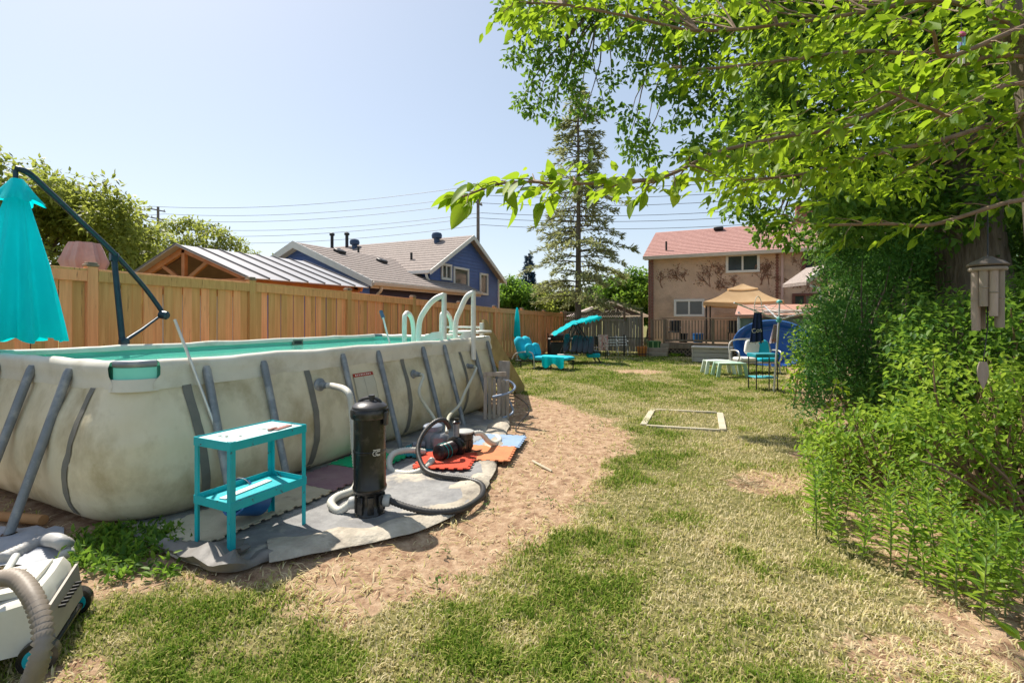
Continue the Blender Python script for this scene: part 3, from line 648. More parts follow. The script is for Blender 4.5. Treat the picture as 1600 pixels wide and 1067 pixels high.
# leaning pole and brush pole
solo('telescopic_pole', MB().tube([(-3.86,2.76,.03), (-4.165,2.47,1.345), (-4.23,2.40,1.64)], [.013,.012,.011], 10), alu, 'thin silver telescopic pole leaning over the near pool edge', 'pole')
bp_ = thing('pool_brush', 'white pole with blue end standing in the pool water', 'pool brush', tuple(P(612,527,8.3)))
part('pole', MB().tube([P(613,530,8.25)-V(0,0,.25), P(598,494,8.5)], .016, 8), white_plastic, bp_); part('grip', MB().tube([P(599,497,8.5), P(595,486,8.55)], .032, 10), mat('steel_blue_plastic', (.08,.14,.22), None, 5, .5), bp_)
# pool ladder
lad = thing('pool_ladder', 'white resin pool ladder with tall curved handrails at the far end', 'ladder', (-4.7, 7.0, 1.2))
def rail(px, Z, w_, top, nm='handrail'):
    b = W(px, Z); y_ = [0,0,.03,.12,.25,.40,.50,.55]; 
    pts = [V(b.x, b.y, 1.05), V(b.x, b.y, 1.5)]
    Rv = V(CT, ST, 0)
    pts = cr([b+V(0,0,1.0), b+V(0,0,1.55), b+Rv*w_*.28+V(0,0,1.80), b+Rv*w_*.62+V(0,0,top-.07), b+Rv*w_+V(0,0,top)], 6)
    part(nm, MB().tube(pts, .045, 10), white_plastic, lad); part('upright', MB().tube([b+Rv*w_+V(0,0,top+.03), b+Rv*w_+V(0,0,.95)], .042, 10), white_plastic, lad)
    part('side_panel', MB().prism([b+V(0,0,1.30), b+Rv*w_*.5+V(0,0,1.42), b+Rv*w_*.95+V(0,0,1.44), b+Rv*w_*.95+V(0,0,1.33), b+Rv*w_*.3+V(0,0,1.27)], V(-ST,CT,0)*.03), white_plastic, lad)
rail(655, 7.75, .40, 2.02); rail(712, 8.15, .30, 2.08)
def hoop(p0, p1, top):
    a = V(*p0, 1.0); b = V(*p1, 1.0); m_ = (a+b)/2
    part('inner_rail', MB().tube(cr([a, a+V(0,0,top-1.12), a.lerp(b,.12)+V(0,0,top-1.03), m_.lerp(a,.35)+V(0,0,top-1.0), b.lerp(a,.25)+V(0,0,top-1.08), b+V(0,0,top-1.3), b], 5), .042, 10), white_plastic, lad)
hoop(W(632,8.4).xy, W(646,8.9).xy, 1.74); hoop(W(690,8.9).xy, W(706,9.3).xy, 1.76)
for z in (1.35, 1.08): part('step', MB().box((*(W(690,8.4).xy), z), (.45,.36,.05), .015), white_plastic, lad)
part('platform', MB().box((*(W(735,8.75).xy), 1.40), (.62,.5,.05), .015), white_plastic, lad)
# wooden stair at the far end
st = thing('wooden_steps', 'rough pine stair with plank stringers leaning at the end of the pool', 'stairs', (-4.8, 9.0, 0))
for x in (-4.47, -5.35): part('stringer', MB().prism([V(x, 8.12, 1.62), V(x, 8.22, 1.62), V(x, 10.05, .10), V(x, 10.03, 0), V(x, 9.60, 0), V(x, 8.12, 1.15)], (-.045,0,0)), pine, st)
for k in range(5): part('tread', MB().box((-4.91, 8.34+k*.32, 1.22-k*.265), (.80,.26,.035), .005), pine, st)
part('top_plank', MB().box((-4.91, 8.17, 1.47), (.84,.10,.04), .005), white_plastic, st)
part('post', MB().box((-4.50, 8.10, .78), (.07,.07,1.56), .006), mat('white_painted_wood', (.66,.64,.58), (.56,.53,.47), 5, .6, .1), st)
# folded chairs and boards propped by the pool end
fc = thing('folding_chair', 'folded weathered wood slat chair with blue tube frame propped by pool', 'folding chair', tuple(G(775, 655)))
b0 = W(757,7.9); Rv = V(CT,ST,0); Fv = V(-ST,CT,0); tan_ = mat('dry_pale_wood', (.40,.34,.27), (.28,.22,.17), 4, .85, .3, 14, stretch=(5,5,.7), rand=.2)
for k in range(6):
    a = b0+Rv*(.02+k*.072)-Fv*.18; part('slat', MB().beam(a+V(0,0,.03), a+Fv*.12+V(0,0,.70-.012*k), .055, .018, .004, up=Fv), tan_, fc)
part('top_rail', MB().beam(b0-Rv*.02-Fv*.05+V(0,0,.735), b0+Rv*.36-Fv*.05+V(0,0,.745), .035, .07, .008), tan_, fc)
blue_tube = mat('blue_grey_tube', (.22,.28,.40), (.32,.38,.48), 5, .35, metal=.3)
part('frame', MB().tube(cr([b0+Rv*.14-Fv*.24+V(0,0,.40), b0+Rv*.40-Fv*.22+V(0,0,.46), b0+Rv*.50+V(0,0,.52), b0+Rv*.42+Fv*.1+V(0,0,.60), b0+Rv*.3+Fv*.1+V(0,0,.62)], 6), .019, 8), blue_tube, fc)
part('frame', MB().tube(cr([b0+Rv*.30-Fv*.2+V(0,0,.06), b0+Rv*.46-Fv*.1+V(0,0,.12), b0+Rv*.44+V(0,0,.22), b0+Rv*.40+Fv*.05+V(0,0,.3)], 6), .019, 8), blue_tube, fc)
solo('plank', MB().beam(b0+Rv*.28+Fv*.35+V(0,0,.0), b0+Rv*.32+Fv*.55+V(0,0,.9), .2, .04, .02, up=Fv), greywood, 'grey rounded plank standing behind the folded chair', 'plank')
# cantilever umbrella
um = thing('cantilever_umbrella', 'closed turquoise cantilever umbrella with a long curved dark arm', 'umbrella', tuple(W(190,6.2)))
part('post', MB().tube([W(193,6.2), P(192,540,6.2), P(178,402,6.2)], [.036,.036,.032], 12), navy_metal, um)
part('arm', MB().tube(cr([P(258,494,7.0), P(228,452,6.8), P(180,398,6.2), P(130,350,5.75), P(75,298,5.2), P(45,271,4.95), P(24,263,4.88)], 8), .031, 10), navy_metal, um)
part('crank_box', MB().lathe(P(250,491,6.95), [(.04,0),(.06,.01),(.06,.1),(.04,.12)], 14, (V(CT,ST,-.2)).to_track_quat('Z','Y').to_matrix()), navy_metal, um)
part('strut', MB().tube([P(196,532,6.2), P(222,515,6.5), P(250,494,6.95)], [.024,.02,.016], 10), navy_metal, um)
part('lower_bracket', MB().box(P(194,534,6.2), (.1,.1,.1), .02), navy_metal, um)
part('clamp', MB().box(P(178,402,6.2), (.085,.085,.12), .015), navy_metal, um)
part('hanger', MB().tube([P(24,266,4.88), P(25,292,4.88)], .022, 10), navy_metal, um)
hub = P(27,283,4.88); H0 = hub.z; H1 = EYE-(531-HZ)/FPX*4.88
rows = []
for j in range(30):
    t = j/29; z = H0-.06+(H1-H0+.06)*t; R0 = .045+.275*(t**.75); r = []
    for k in range(96):
        a = 2*math.pi*k/96; f = math.cos(8*a+.9*math.sin(3*a)+t*.5); f2 = math.cos(19*a+2*t)
        rr = R0*(1+.24*f*min(1, t*2)+.09*f2*t); zz = z-(.03*math.cos(8*a+.4)*t**6)
        r.append(V(hub.x+rr*math.cos(a), hub.y+rr*math.sin(a), zz))
    rows.append(r)
part('canopy', MB().grid(rows, closed=True), teal_fab, um, ang=75)
rows = []
for j in range(9):
    t = j/8; z = H0+.02-.23*t; r = []
    for k in range(96):
        a = 2*math.pi*k/96; rr = (.045+.150*t)*(1+.16*math.cos(8*a)*t); r.append(V(hub.x+rr*math.cos(a), hub.y+rr*math.sin(a), z-.02*math.cos(8*a)*t))
    rows.append(r)
part('top_vent', MB().grid(rows, closed=True), teal_fab, um, ang=75)
if 0: part('tie_strap', MB().tube([hub+V(.34*math.cos(a), .34*math.sin(a), -1.28) for a in np.linspace(0, 2*math.pi, 24)][:-1], .012, 6, closed=True), navy_metal, um)
# robot cleaner
rc0 = G(78, 1040); rc1 = G(126, 962); fd = (rc1-rc0).normalized(); sl = V(-fd.y, fd.x, 0)   # front edge direction, and to the left
if sl.dot(V(CT,ST,0)) > 0: sl = -sl
rob = thing('pool_cleaner', 'off-white pool cleaning robot with turquoise wheels lying on the grass', 'pool cleaner', tuple((rc0+rc1)/2))
wl = (rc1-rc0).length; body = mat('warm_white_plastic', (.72,.70,.62), (.62,.59,.50), 3, .35, .06, c3=(.5,.45,.36), c3scale=3, c3pos=(.6,.8)); grey_p = mat('taupe_plastic', (.30,.26,.22), (.36,.32,.27), 5, .5, .1)
def rp(u, s, z): return rc0+fd*u*wl+sl*s+V(0,0,z)
# side profile along s (0 = front), swept along the front edge
prof = [(.0,.09),(.03,.30),(.06,.345),(.16,.33),(.28,.30),(.42,.31),(.56,.26),(.60,.12),(.58,.08)]
rows = []
for u in (-.02,0,.06,.2,.4,.6,.8,.94,1.0,1.02):
    e = 1-.10*max(0, abs(u-.5)-.42)/.1; lift = .05*max(0, u-.6)
    rows.append([rp(u, .3+(s-.3)*e, .08+(z-.08)*e+(lift if s < .2 else 0)) for s, z in prof])
mb = MB(); mb.grid(rows); n1 = len(prof); mb.f.append(tuple(range(n1))); mb.f.append(tuple(len(mb.v)-n1+i for i in range(n1))[::-1]); part('body', mb, body, rob, ang=50)
part('front_panel', MB().prism([rp(.04,-.004,.12), rp(.96,-.004,.12), rp(.97,.02,.30), rp(.04,.02,.27)], -sl*.012), grey_p, rob)
for k in range(7): part('panel_slot', MB().box(rp(.2+.09*k, -.02, .235), (.012,.03,.012), .002, rz=math.atan2(fd.y, fd.x)), black_metal, rob)
for k in range(2): part('brush_bar', MB().tube([rp(.05, .0+.05*k, .07+.02*k), rp(.95, .0+.05*k, .07+.02*k)], .018, 10), black_plastic, rob)
part('top_ridge', MB().prism([rp(.12,.10,.335), rp(.88,.10,.335), rp(.84,.42,.318), rp(.16,.42,.318)], V(0,0,.03)), body, rob)
for k in range(4): part('vent_slot', MB().box(rp(.3+.13*k,.25,.362), (.02,.14,.008), .002, rz=math.atan2(sl.y, sl.x)-math.pi/2), grey_p, rob)
part('latch', MB().box(rp(.25,.36,.372), (.05,.06,.03), .008, rz=.3), mat('turquoise_plastic', (.0,.36,.42), (.0,.30,.38), 4, .35), rob)
for (u, s) in ((-.06,.03),(1.07,.03),(-.06,.46),(1.07,.46)):
    q = rp(u, s, .075); Rw = fd.to_track_quat('Z','Y').to_matrix()
    wh = part('wheel', MB().lathe(q-fd*.03, [(.05,0),(.075,.005),(.078,.03),(.075,.055),(.05,.06)], 22, Rw), black_plastic, rob)
    part('hubcap', MB().lathe(q-fd*.036, [(.01,0),(.05,.004),(.055,.01),(.05,.062),(.012,.072)], 22, Rw), MATS['turquoise_plastic'], wh)
hose('cleaner_hose', [W(-60,2.2,.45), P(-10,905,2.25), P(25,903,2.2), P(50,930,2.12), P(66,975,2.05), P(64,1020,2.0), V(*W(45,2.0).xy,.12), V(*W(20,1.95).xy,.04)], .033, brown_hose, 'grey-brown corrugated hose curving over the pool cleaner', .006, .013, 14)
hose('drain_hose', [V(*G(2,886).xy,.05), V(*G(40,868).xy,.05), V(*G(70,858).xy,.06), P(85,843,3.35), P(98,848,3.3), V(*G(106,866).xy,.05), V(*G(104,878).xy,.04)], .042, grey_hose, 'grey hose end lying on the ground by the pool corner', .005, .014, 14)
solo('wood_pole', MB().tube([V(*G(-40,812).xy,.05), V(*G(68,822).xy,.05)], [.035,.04], 10), mat('orange_wood', (.45,.24,.10), (.36,.18,.07), 4, .8, .2), 'orange-brown round wooden pole lying under the pool end', 'pole')
solo('pvc_pipe', MB().tube([V(*G(-25,960).xy,.03), P(25,868,3.1)], .022, 10), white_plastic, 'short white pipe propped on the grass by the robot', 'pipe')
rows = [[V(*G(a, b).xy, .02+.03*rnd.random()) for a in range(-40, 101, 14)] for b in range(890, 829, -12)]
solo('plastic_sheet', MB().grid(rows, .003), mat('dusty_blue_sheet', (.30,.32,.36), (.40,.41,.44), 4, .6, .3), 'crumpled blue-grey plastic sheet on ground under the pool legs', 'sheet', ang=70)
# ------------------------------------------------------------- buildings beyond the cedar fence
siding_m = mat('blue_vinyl_siding', (.085,.15,.40), (.07,.125,.34), 3, .5, .05)
shingle = mat('grey_brown_shingle', (.34,.28,.25), (.24,.20,.18), 9, .9, .6, 16, c3=(.42,.35,.31), c3scale=14, c3pos=(.5,.7))
white_trim = mat('white_trim', (.72,.71,.68), (.66,.65,.61), 4, .45)
cream_trim = mat('cream_gutter', (.62,.54,.44), (.56,.48,.39), 4, .5)
glass = mat('window_glass', (.035,.045,.055), (.06,.07,.08), 1.2, .06, spec=.8); dark_in = mat('dark_interior', (.012,.012,.014), None, 2, .7)
def roof_slab(par, nm, a, b, c, d, m, th=.09, rows_=14, lap=.02):
    """a,b eave ends, c,d ridge ends (b above->c). courses of shingles stepped up the slope"""
    a, b, c, d = (Vector(p) for p in (a, b, c, d)); mb = MB(); nrm = (b-a).cross(d-a).normalized()
    if nrm.z < 0: nrm = -nrm
    for k in range(rows_):
        t0, t1 = k/rows_, (k+1)/rows_+.25/rows_
        t1 = min(t1, 1)
        p = [a.lerp(d, t0), b.lerp(c, t0), b.lerp(c, t1), a.lerp(d, t1)]
        mb.prism([p[0]+nrm*lap, p[1]+nrm*lap, p[2]+nrm*.002*k/rows_, p[3]+nrm*.002*k/rows_], -nrm*(th if k == 0 else .03))
    mb.prism([a-nrm*.03, b-nrm*.03, c-nrm*.03, d-nrm*.03], -nrm*(th-.03))
    return part(nm, mb, m, par)
def lap_siding(par, poly, nrm, m, step=.15, nm='siding'):
    """poly: convex vertical polygon (list of Vector), horizontal laps clipped to it"""
    poly = [Vector(p) for p in poly]; nrm = Vector(nrm); zmin = min(p.z for p in poly); zmax = max(p.z for p in poly); mb = MB(); z = zmin
    def span(z):
        hit = []
        for i in range(len(poly)):
            a, b = poly[i-1], poly[i]
            if (a.z-z)*(b.z-z) <= 0 and abs(a.z-b.z) > 1e-9: hit.append(a.lerp(b, (z-a.z)/(b.z-a.z)))
        if len(hit) < 2: return None
        hit.sort(key=lambda p: (p-poly[0]).dot((nrm.cross(V(0,0,1)))));  return hit[0], hit[-1]
    while z < zmax-.02:
        z1 = min(z+step, zmax-.004); s0 = span(z+.002); s1 = span(z1)
        if s0 and s1:
            A, B, C, D = s0[0]+nrm*.022, s0[1]+nrm*.022, s1[1]+nrm*.004, s1[0]+nrm*.004
            mb.prism([A, B, C, D], -nrm*.03)
        z += step
    mb.prism(poly, -nrm*.08); return part(nm, mb, m, par)
def window(par, o, u, w_, h, nrm, mullions=1, frame=white_trim, fw=.07):
    """o: lower left corner on wall"""
    o = Vector(o); u = Vector(u).normalized(); nrm = Vector(nrm); up = V(0,0,1); f = MB()
    def bar(a, b, t, d): f.beam(a+nrm*d/2, b+nrm*d/2, t, d, .008, up=nrm)
    bar(o-u*fw/2, o+u*(w_+fw/2), fw, .07); bar(o+up*h-u*fw/2, o+up*h+u*(w_+fw/2), fw, .07)
    bar(o+up*fw/2, o+up*(h-fw/2), fw, .065); bar(o+u*w_+up*fw/2, o+u*w_+up*(h-fw/2), fw, .065)
    for k in range(mullions): bar(o+u*w_*(k+1)/(mullions+1)+up*fw/2, o+u*w_*(k+1)/(mullions+1)+up*(h-fw/2), fw*.7, .05)
    w0 = part('window', f, frame, par)
    for k in range(mullions+1):
        a = o+u*(w_*k/(mullions+1)+.02)+nrm*.012; b = o+u*(w_*(k+1)/(mullions+1)-.02)+nrm*.012
        part('pane', MB().prism([a+up*.02, b+up*.02, b+up*(h-.02), a+up*(h-.02)], -nrm*.006), glass, w0)
    return w0
bh = thing('house', 'blue vinyl sided house with garage wing and brown shingle roofs', 'house', (-13, 16, 0))
# garage wing: gable towards the yard's near end
gx0, gx1, gy0, gy1, gxm = -16.5, -10.5, 11.7, 18.1, -13.5
lap_siding(bh, [V(gx0,gy0,0), V(gx1,gy0,0), V(gx1,gy0,2.86), V(gxm,gy0,4.05), V(gx0,gy0,2.86)], (0,-1,0), siding_m)
lap_siding(bh, [V(gx1,gy0,0), V(gx1,gy1,0), V(gx1,gy1,2.86), V(gx1,gy0,2.86)], (1,0,0), mat('shaded_siding', (.05,.045,.09), (.04,.035,.07), 3, .5))  # yard side: siding colour darkened to stand for shade below the eave
roof_slab(bh, 'roof', (gx1+.35,gy0-.3,2.78), (gx1+.35,gy1+.1,2.78), (gxm,gy1+.1,4.19), (gxm,gy0-.3,4.19), shingle)
roof_slab(bh, 'roof', (gx0-.35,gy1+.1,2.78), (gx0-.35,gy0-.3,2.78), (gxm,gy0-.3,4.19), (gxm,gy1+.1,4.19), shingle)
for s in (1, -1):
    xe = gxm+s*3.38; part('bargeboard', MB().prism([V(xe,gy0-.34,2.60), V(xe,gy0-.34,2.80), V(gxm,gy0-.34,4.22), V(gxm,gy0-.34,3.98)], (0,.035,0)), white_trim, bh)
    part('soffit', MB().prism([V(xe,gy0-.30,2.64), V(gxm,gy0-.30,4.02), V(gxm,gy0-.02,4.02), V(xe,gy0-.02,2.64)], (0,0,.03)), white_trim, bh)
part('gutter', MB().box((gx1+.40, (gy0+gy1)/2-.1, 2.70), (.12, gy1-gy0+.4, .13), .02), cream_trim, bh)
part('fascia', MB().box((gx1+.32, (gy0+gy1)/2-.1, 2.66), (.03, gy1-gy0+.4, .2)), cream_trim, bh)
part('downspout', MB().tube(cr([V(gx1+.38,gy0+.1,2.66), V(gx1+.36,gy0+.1,2.5), V(gx1+.12,gy0+.12,2.3), V(gx1+.07,gy0+.12,2.0), V(gx1+.07,gy0+.12,.1)], 5), .045, 8), cream_trim, bh)
for k in range(3):
    y = 12.9+k*1.75; x = gxm+.55+.75*k*.55; z = 4.19-(x-gxm)*(1.41/3.35)
    part('roof_vent', MB().box((x, y, z+.07), (.34,.34,.12), .03, M=Matrix.Rotation(.4, 3, 'Y')), black_metal, bh)
# main block: ridge across, gable faces the yard
hx, hy0, hy1, hm = -11.0, 15.6, 21.4, 18.5
lap_siding(bh, [V(hx,hy0,0), V(hx,hy1,0), V(hx,hy1,3.62), V(hx,hm,5.15), V(hx,hy0,3.62)], (1,0,0), siding_m)
lap_siding(bh, [V(-22,hy0,0), V(hx,hy0,0), V(hx,hy0,3.62), V(-22,hy0,3.62)], (0,-1,0), siding_m)
roof_slab(bh, 'roof', (hx+.3,hy0-.35,3.47), (-22.3,hy0-.35,3.47), (-22.3,hm,5.3), (hx+.3,hm,5.3), shingle)
roof_slab(bh, 'roof', (-22.3,hy1+.35,3.47), (hx+.3,hy1+.35,3.47), (hx+.3,hm,5.3), (-22.3,hm,5.3), shingle)
for s in (1, -1):
    ye = hm+s*3.28; part('bargeboard', MB().prism([V(hx+.33,ye,3.30), V(hx+.33,ye,3.48), V(hx+.33,hm,5.31), V(hx+.33,hm,5.11)], (-.035,0,0)), white_trim, bh)
part('gutter', MB().box((-16.4, hy0-.40, 3.40), (11.4,.12,.12), .02), white_trim, bh)
part('downspout', MB().tube(cr([V(hx+.1,hy0-.36,3.36), V(hx+.1,hy0-.3,3.2), V(hx+.06,hy0-.06,2.95), V(hx+.06,hy0-.06,2.0)], 5), .05, 8), white_trim, bh)
part('corner_board', MB().box((hx+.02, hy1+.02, 1.8), (.1,.1,3.6)), white_trim, bh)
for (pa, pb_, ta, tb, mu) in ((689,703,413,437,1),(708,730,418,448,0),(749,760,428,460,0)):
    def yz(px, py): Z = hx/(CT*(px-800)/FPX-ST); q = P(px, py, Z); return q.y, q.z
    y0, z1 = yz(pa, ta); y1, z0 = yz(pb_, tb); window(bh, (hx+.02, y0, z0), (0,1,0), y1-y0, z1-z0, (1,0,0), mu, fw=.1)
navy_v = mat('navy_vent', (.03,.06,.13), None, 4, .5)
def yroof(y): return 5.3-abs(y-hm)*(1.83/3.25)
for (x, y) in ((-17.2,18.1),(-12.3,18.0)):
    part('turbine_vent', MB().lathe((x,y,yroof(y)-.05), [(.13,0),(.13,.2),(.22,.24),(.24,.36),(.2,.46),(.08,.5)], 14), navy_v, bh)
for (x, h) in ((-18.9,.75),(-17.9,.7)): part('flue_pipe', MB().lathe((x,18.3,yroof(18.3)-.1), [(.08,0),(.08,h),(.13,h+.02),(.13,h+.12),(.05,h+.16)], 12), black_metal, bh)
for (x, y) in ((-20.5,17.6),(-16.3,17.4),(-12.4,16.3)): part('vent_stack', MB().tube([V(x,y,yroof(y)-.05), V(x,y,yroof(y)+.3)], .05, 8), black_metal, bh)
part('roof_vent', MB().box((-19.5,17.9,yroof(17.9)+.06), (.4,.4,.14), .03), black_metal, bh)
# wooden gazebo with standing seam roof
gz_ = thing('gazebo', 'timber gable gazebo with pale standing-seam metal roof behind the fence', 'gazebo', (-11.6, 8.3, 0))
ax0, ax1, ay0, ay1, axm = -13.9, -9.3, 6.75, 10.0, -11.6; met = mat('pale_metal_roof', (.52,.50,.50), (.46,.44,.44), 2, .4, .03, metal=.3)
for x in (ax0+.2, ax1-.2):
    for y in (ay0+.15, ay1-.15): part('post', MB().box((x,y,1.2), (.15,.15,2.4), .008), gazwood, gz_)
    part('side_beam', MB().box((x,(ay0+ay1)/2,2.38), (.12,ay1-ay0,.2), .006), gazwood, gz_)
for y in (ay0+.05, ay1-.05):
    part('tie_beam', MB().box((axm,y,2.42), (ax1-ax0,.08,.16), .006), gazwood, gz_)
    part('king_post', MB().box((axm,y,2.85), (.12,.08,.75), .006), gazwood, gz_)
    for s in (1, -1):
        part('rafter', MB().beam((axm,y,3.22), (axm+s*2.4,y,2.42), .08, .14, .006), gazwood, gz_)
        part('web_brace', MB().beam((axm+s*.05,y,2.5), (axm+s*.9,y,2.92), .06, .09, .006), gazwood, gz_)
for s in (1, -1):
    e = V(axm+s*2.45, ay0-.15, 2.46); r = V(axm, ay0-.15, 3.30); d = V(0, ay1-ay0+.3, 0); nrm = V(s*.84, 0, 2.45).normalized()
    part('roof_panel', MB().prism([e, e+d, r+d, r], nrm*.02), met, gz_)
    for k in range(8): y = (ay1-ay0+.3)*k/7; part('roof_seam', MB().beam(e+V(0,y,0)+nrm*.035, r+V(0,y,0)+nrm*.035, .025, .035), mat('dark_seam', (.12,.11,.11), None, 3, .5), gz_)
part('ceiling', MB().prism([V(axm-2.3,ay0+.2,2.46), V(axm-2.3,ay1-.2,2.46), V(axm,ay1-.2,3.2), V(axm,ay0+.2,3.2)], (0,0,.02)), mat('dark_brown_ceiling', (.22,.13,.09), (.16,.09,.06), 3, .8), gz_)
# closed pink umbrella behind the fence
pu = thing('patio_umbrella', 'closed dusty pink patio umbrella standing behind the fence', 'umbrella', tuple(W(133,9.6)))
pk = mat('dusty_pink_fabric', (.60,.38,.34), (.50,.30,.27), 4, .9, .1); pc = W(133,9.6); rows = []
for j in range(16):
    t = j/15; z = 3.14-1.9*t; r = []
    for k in range(64):
        a = 2*math.pi*k/64; R0 = .21+.08*min(1, t*9)+.03*t; tier = .06*max(0, 1-abs(t-.21)/.05); rr = (R0+tier)*(1+.13*math.cos(7*a)+.07*math.cos(17*a+2*t)); r.append(V(pc.x+rr*math.cos(a), pc.y+rr*math.sin(a), z))
    rows.append(r)
mb = MB().grid(rows, closed=True); mb.f.append(tuple(range(64))); part('canopy', mb, pk, pu, ang=70); part('pole', MB().tube([pc, pc+V(0,0,3.1)], .03, 8), deckwood, pu)
# neighbouring house roof beyond trees at left and low roofs beyond
nr = thing('bungalow', 'low pale bungalow roof showing between trees behind the gazebo', 'house', (-24, 13, 0))
part('wall', MB().box((-22,16,1.4), (7,5,2.8)), mat('pale_wall', (.5,.45,.4), None, 3, .8), nr)
roof_slab(nr, 'roof', (-18,13.2,2.8), (-26,13.2,2.8), (-26,16,4.2), (-18,16,4.2), shingle); roof_slab(nr, 'roof', (-26,18.8,2.8), (-18,18.8,2.8), (-18,16,4.2), (-26,16,4.2), shingle)
# ------------------------------------------------------------- utility poles and wires
polem = mat('pole_wood', (.14,.12,.11), (.2,.17,.15), 4, .9, .3)
pA, pB, pC = W(247,48), W(747,36), W(1420,30)
def upole(p, h, label):
    o = thing('utility_pole', label, 'utility pole', tuple(p), 'utility poles along the street')
    part('pole', MB().tube([p, p+V(0,0,h)], [.16,.11], 10), polem, o); d = (pB-pA).normalized(); s = V(-d.y, d.x, 0)
    for z in (h-1.2, h-.35): 
        c = part('crossarm', MB().beam(p+V(0,0,z)-s*.7, p+V(0,0,z)+s*.7, .1, .1), polem, o)
        for k in (-.6, .6): part('insulator', MB().lathe(p+V(0,0,z+.05)+s*k, [(.04,0),(.06,.05),(.05,.12),(.02,.16)], 8), white_trim, c)
    return s
upole(pA, 12.7, 'distant wooden utility pole rising above the spreading tree'); s_ = upole(pB, 11.4, 'dark wooden utility pole behind the blue house gable'); upole(pC, 10.8, 'wooden utility pole hidden behind the leafy canopy')
wire_m = mat('wire', (.05,.05,.055), None, 3, .5)
hA = (12.6,12.1,11.3,10.7,9.9,9.4); hB = (11.35,10.95,10.1,9.6,9.0,8.7); hC = (11.1,10.7,9.9,9.5,8.8,8.5)
pZ = W(-500,62)
for k in range(6):
    sg = s_*(.6 if k % 2 else -.6)
    for q0, h0, q1, h1, nm in ((pA,hA[k],pB,hB[k],'street'), (pB,hB[k],pC,hC[k],'house'), (pZ,hA[k]+.5,pA,hA[k],'left')):
        a = V(q0.x,q0.y,h0)+sg; b = V(q1.x,q1.y,h1)+sg
        lb = {'street':'thin overhead wire strung between the two poles above blue house', 'house':'thin overhead wire strung from pole towards the stucco house', 'left':'thin overhead wire running beyond the leftmost distant pole'}[nm]
        solo('overhead_wire', MB().tube([a.lerp(b, t)-V(0,0,.7*4*t*(1-t)) for t in np.linspace(0, 1, 14)], .018, 5), wire_m, lb, 'wire', 'overhead '+nm+' wires', loc=tuple(a))
# ------------------------------------------------------------- grey back fence with lattice
BY = 23.35
gf = thing('wooden_fence', 'weathered grey picket fence with lattice top at the far end', 'fence', (-6, BY, 0))
gbd = MB().box((0,0,.5), (.125,.02,1), .003).mesh('board'); gbd.materials.append(greywood)
x = -8.12; k = 0
while x < -4.35:
    lat = x < -5.15; inst('board', gbd, gf, (x+.07, BY-(.02 if k % 2 else 0), .05), scale=(1,1,(1.52 if lat else 1.72)-.05+rnd.uniform(-.02,.02)), rot=(0,rnd.uniform(-.012,.012),0)); x += .135; k += 1
for xx in (-8.15, -6.65, -5.15, -4.33): part('post', MB().box((xx, BY+.06, 1.0 if xx != -5.15 else 1.12), (.1,.1,2.0 if xx != -5.15 else 2.25), .005), mat('brown_post', (.22,.15,.11), (.17,.11,.08), 3, .8), gf)
part('top_rail', MB().box((-6.65, BY-.03, 1.55), (3.0,.06,.09), .004), greywood, gf); part('top_rail', MB().box((-6.65, BY, 1.92), (3.0,.07,.05), .004), greywood, gf); part('back_rail', MB().box((-6.2, BY+.04, .5), (3.9,.04,.09), .004), greywood, gf)
for sgn in (1, -1):
    for k in range(34):
        x0 = -8.35+k*.11; a = V(x0, BY+.008*sgn, 1.59); b = V(x0+sgn*.31, BY+.008*sgn, 1.90)
        if min(a.x, b.x) > -8.13 and max(a.x, b.x) < -5.17: part('lattice_strip', MB().beam(a, b, .03, .012, up=(0,1,0)), greywood, gf)
# peaked canopy beyond the back fence
pt = thing('garden_shelter', 'garden shelter with striped gable roof beyond the grey fence', 'shelter', tuple(W(945,31)))
c0 = W(945,31); u = V(CT,ST,0)
def ps(a, b, z): return c0+u*a+Fv*b+V(0,0,z)
for b in (-1.6, 1.6):
    for a in (-2, 2): part('post', MB().tube([ps(a,b,0), ps(a,b,1.9)], .05, 8), white_trim, pt)
for s in (1, -1):
    part('roof', MB().prism([ps(s*2.3,-1.8,1.75), ps(s*2.3,1.8,1.75), ps(0,1.8,2.62), ps(0,-1.8,2.62)], (0,0,.03)), mat('pinkish_roof', (.42,.32,.29), (.36,.28,.26), 4, .7), pt)
    part('verge', MB().beam(ps(s*2.35,-1.85,1.74), ps(0,-1.85,2.66), .06, .12), white_trim, pt)
part('gable_infill', MB().prism([ps(-2,-1.7,1.82), ps(2,-1.7,1.82), ps(0,-1.7,2.54)], Fv*.03), mat('dark_slate_infill', (.06,.05,.05), None, 3, .8), pt)
for k in range(7): a = -1.5+k*.45; part('gable_slat', MB().beam(ps(a,-1.74,1.85), ps(a*.35+.25,-1.74,2.3-abs(a)*.2), .05, .04), white_trim, pt)
part('tie_beam', MB().beam(ps(-2.3,-1.8,1.76), ps(2.3,-1.8,1.76), .08, .12), white_trim, pt)
fr = thing('far_shed', 'low pale shed roof seen over the cedar fence corner', 'shed', tuple(W(830,40)))
c1 = W(832,40)
part('wall', MB().box(c1+V(0,0,1.1), (5,3,2.2), rz=TH), mat('pale_wall', (.5,.45,.4), None, 3, .8), fr)
for s in (1, -1): part('roof', MB().prism([c1+u*3-Fv*s*1.8+V(0,0,2.0), c1-u*3-Fv*s*1.8+V(0,0,2.0), c1-u*2.2+V(0,0,2.75), c1+u*2.2+V(0,0,2.75)], (0,0,.06)), mat('pale_roof', (.5,.46,.42), (.42,.38,.35), 3, .8), fr)
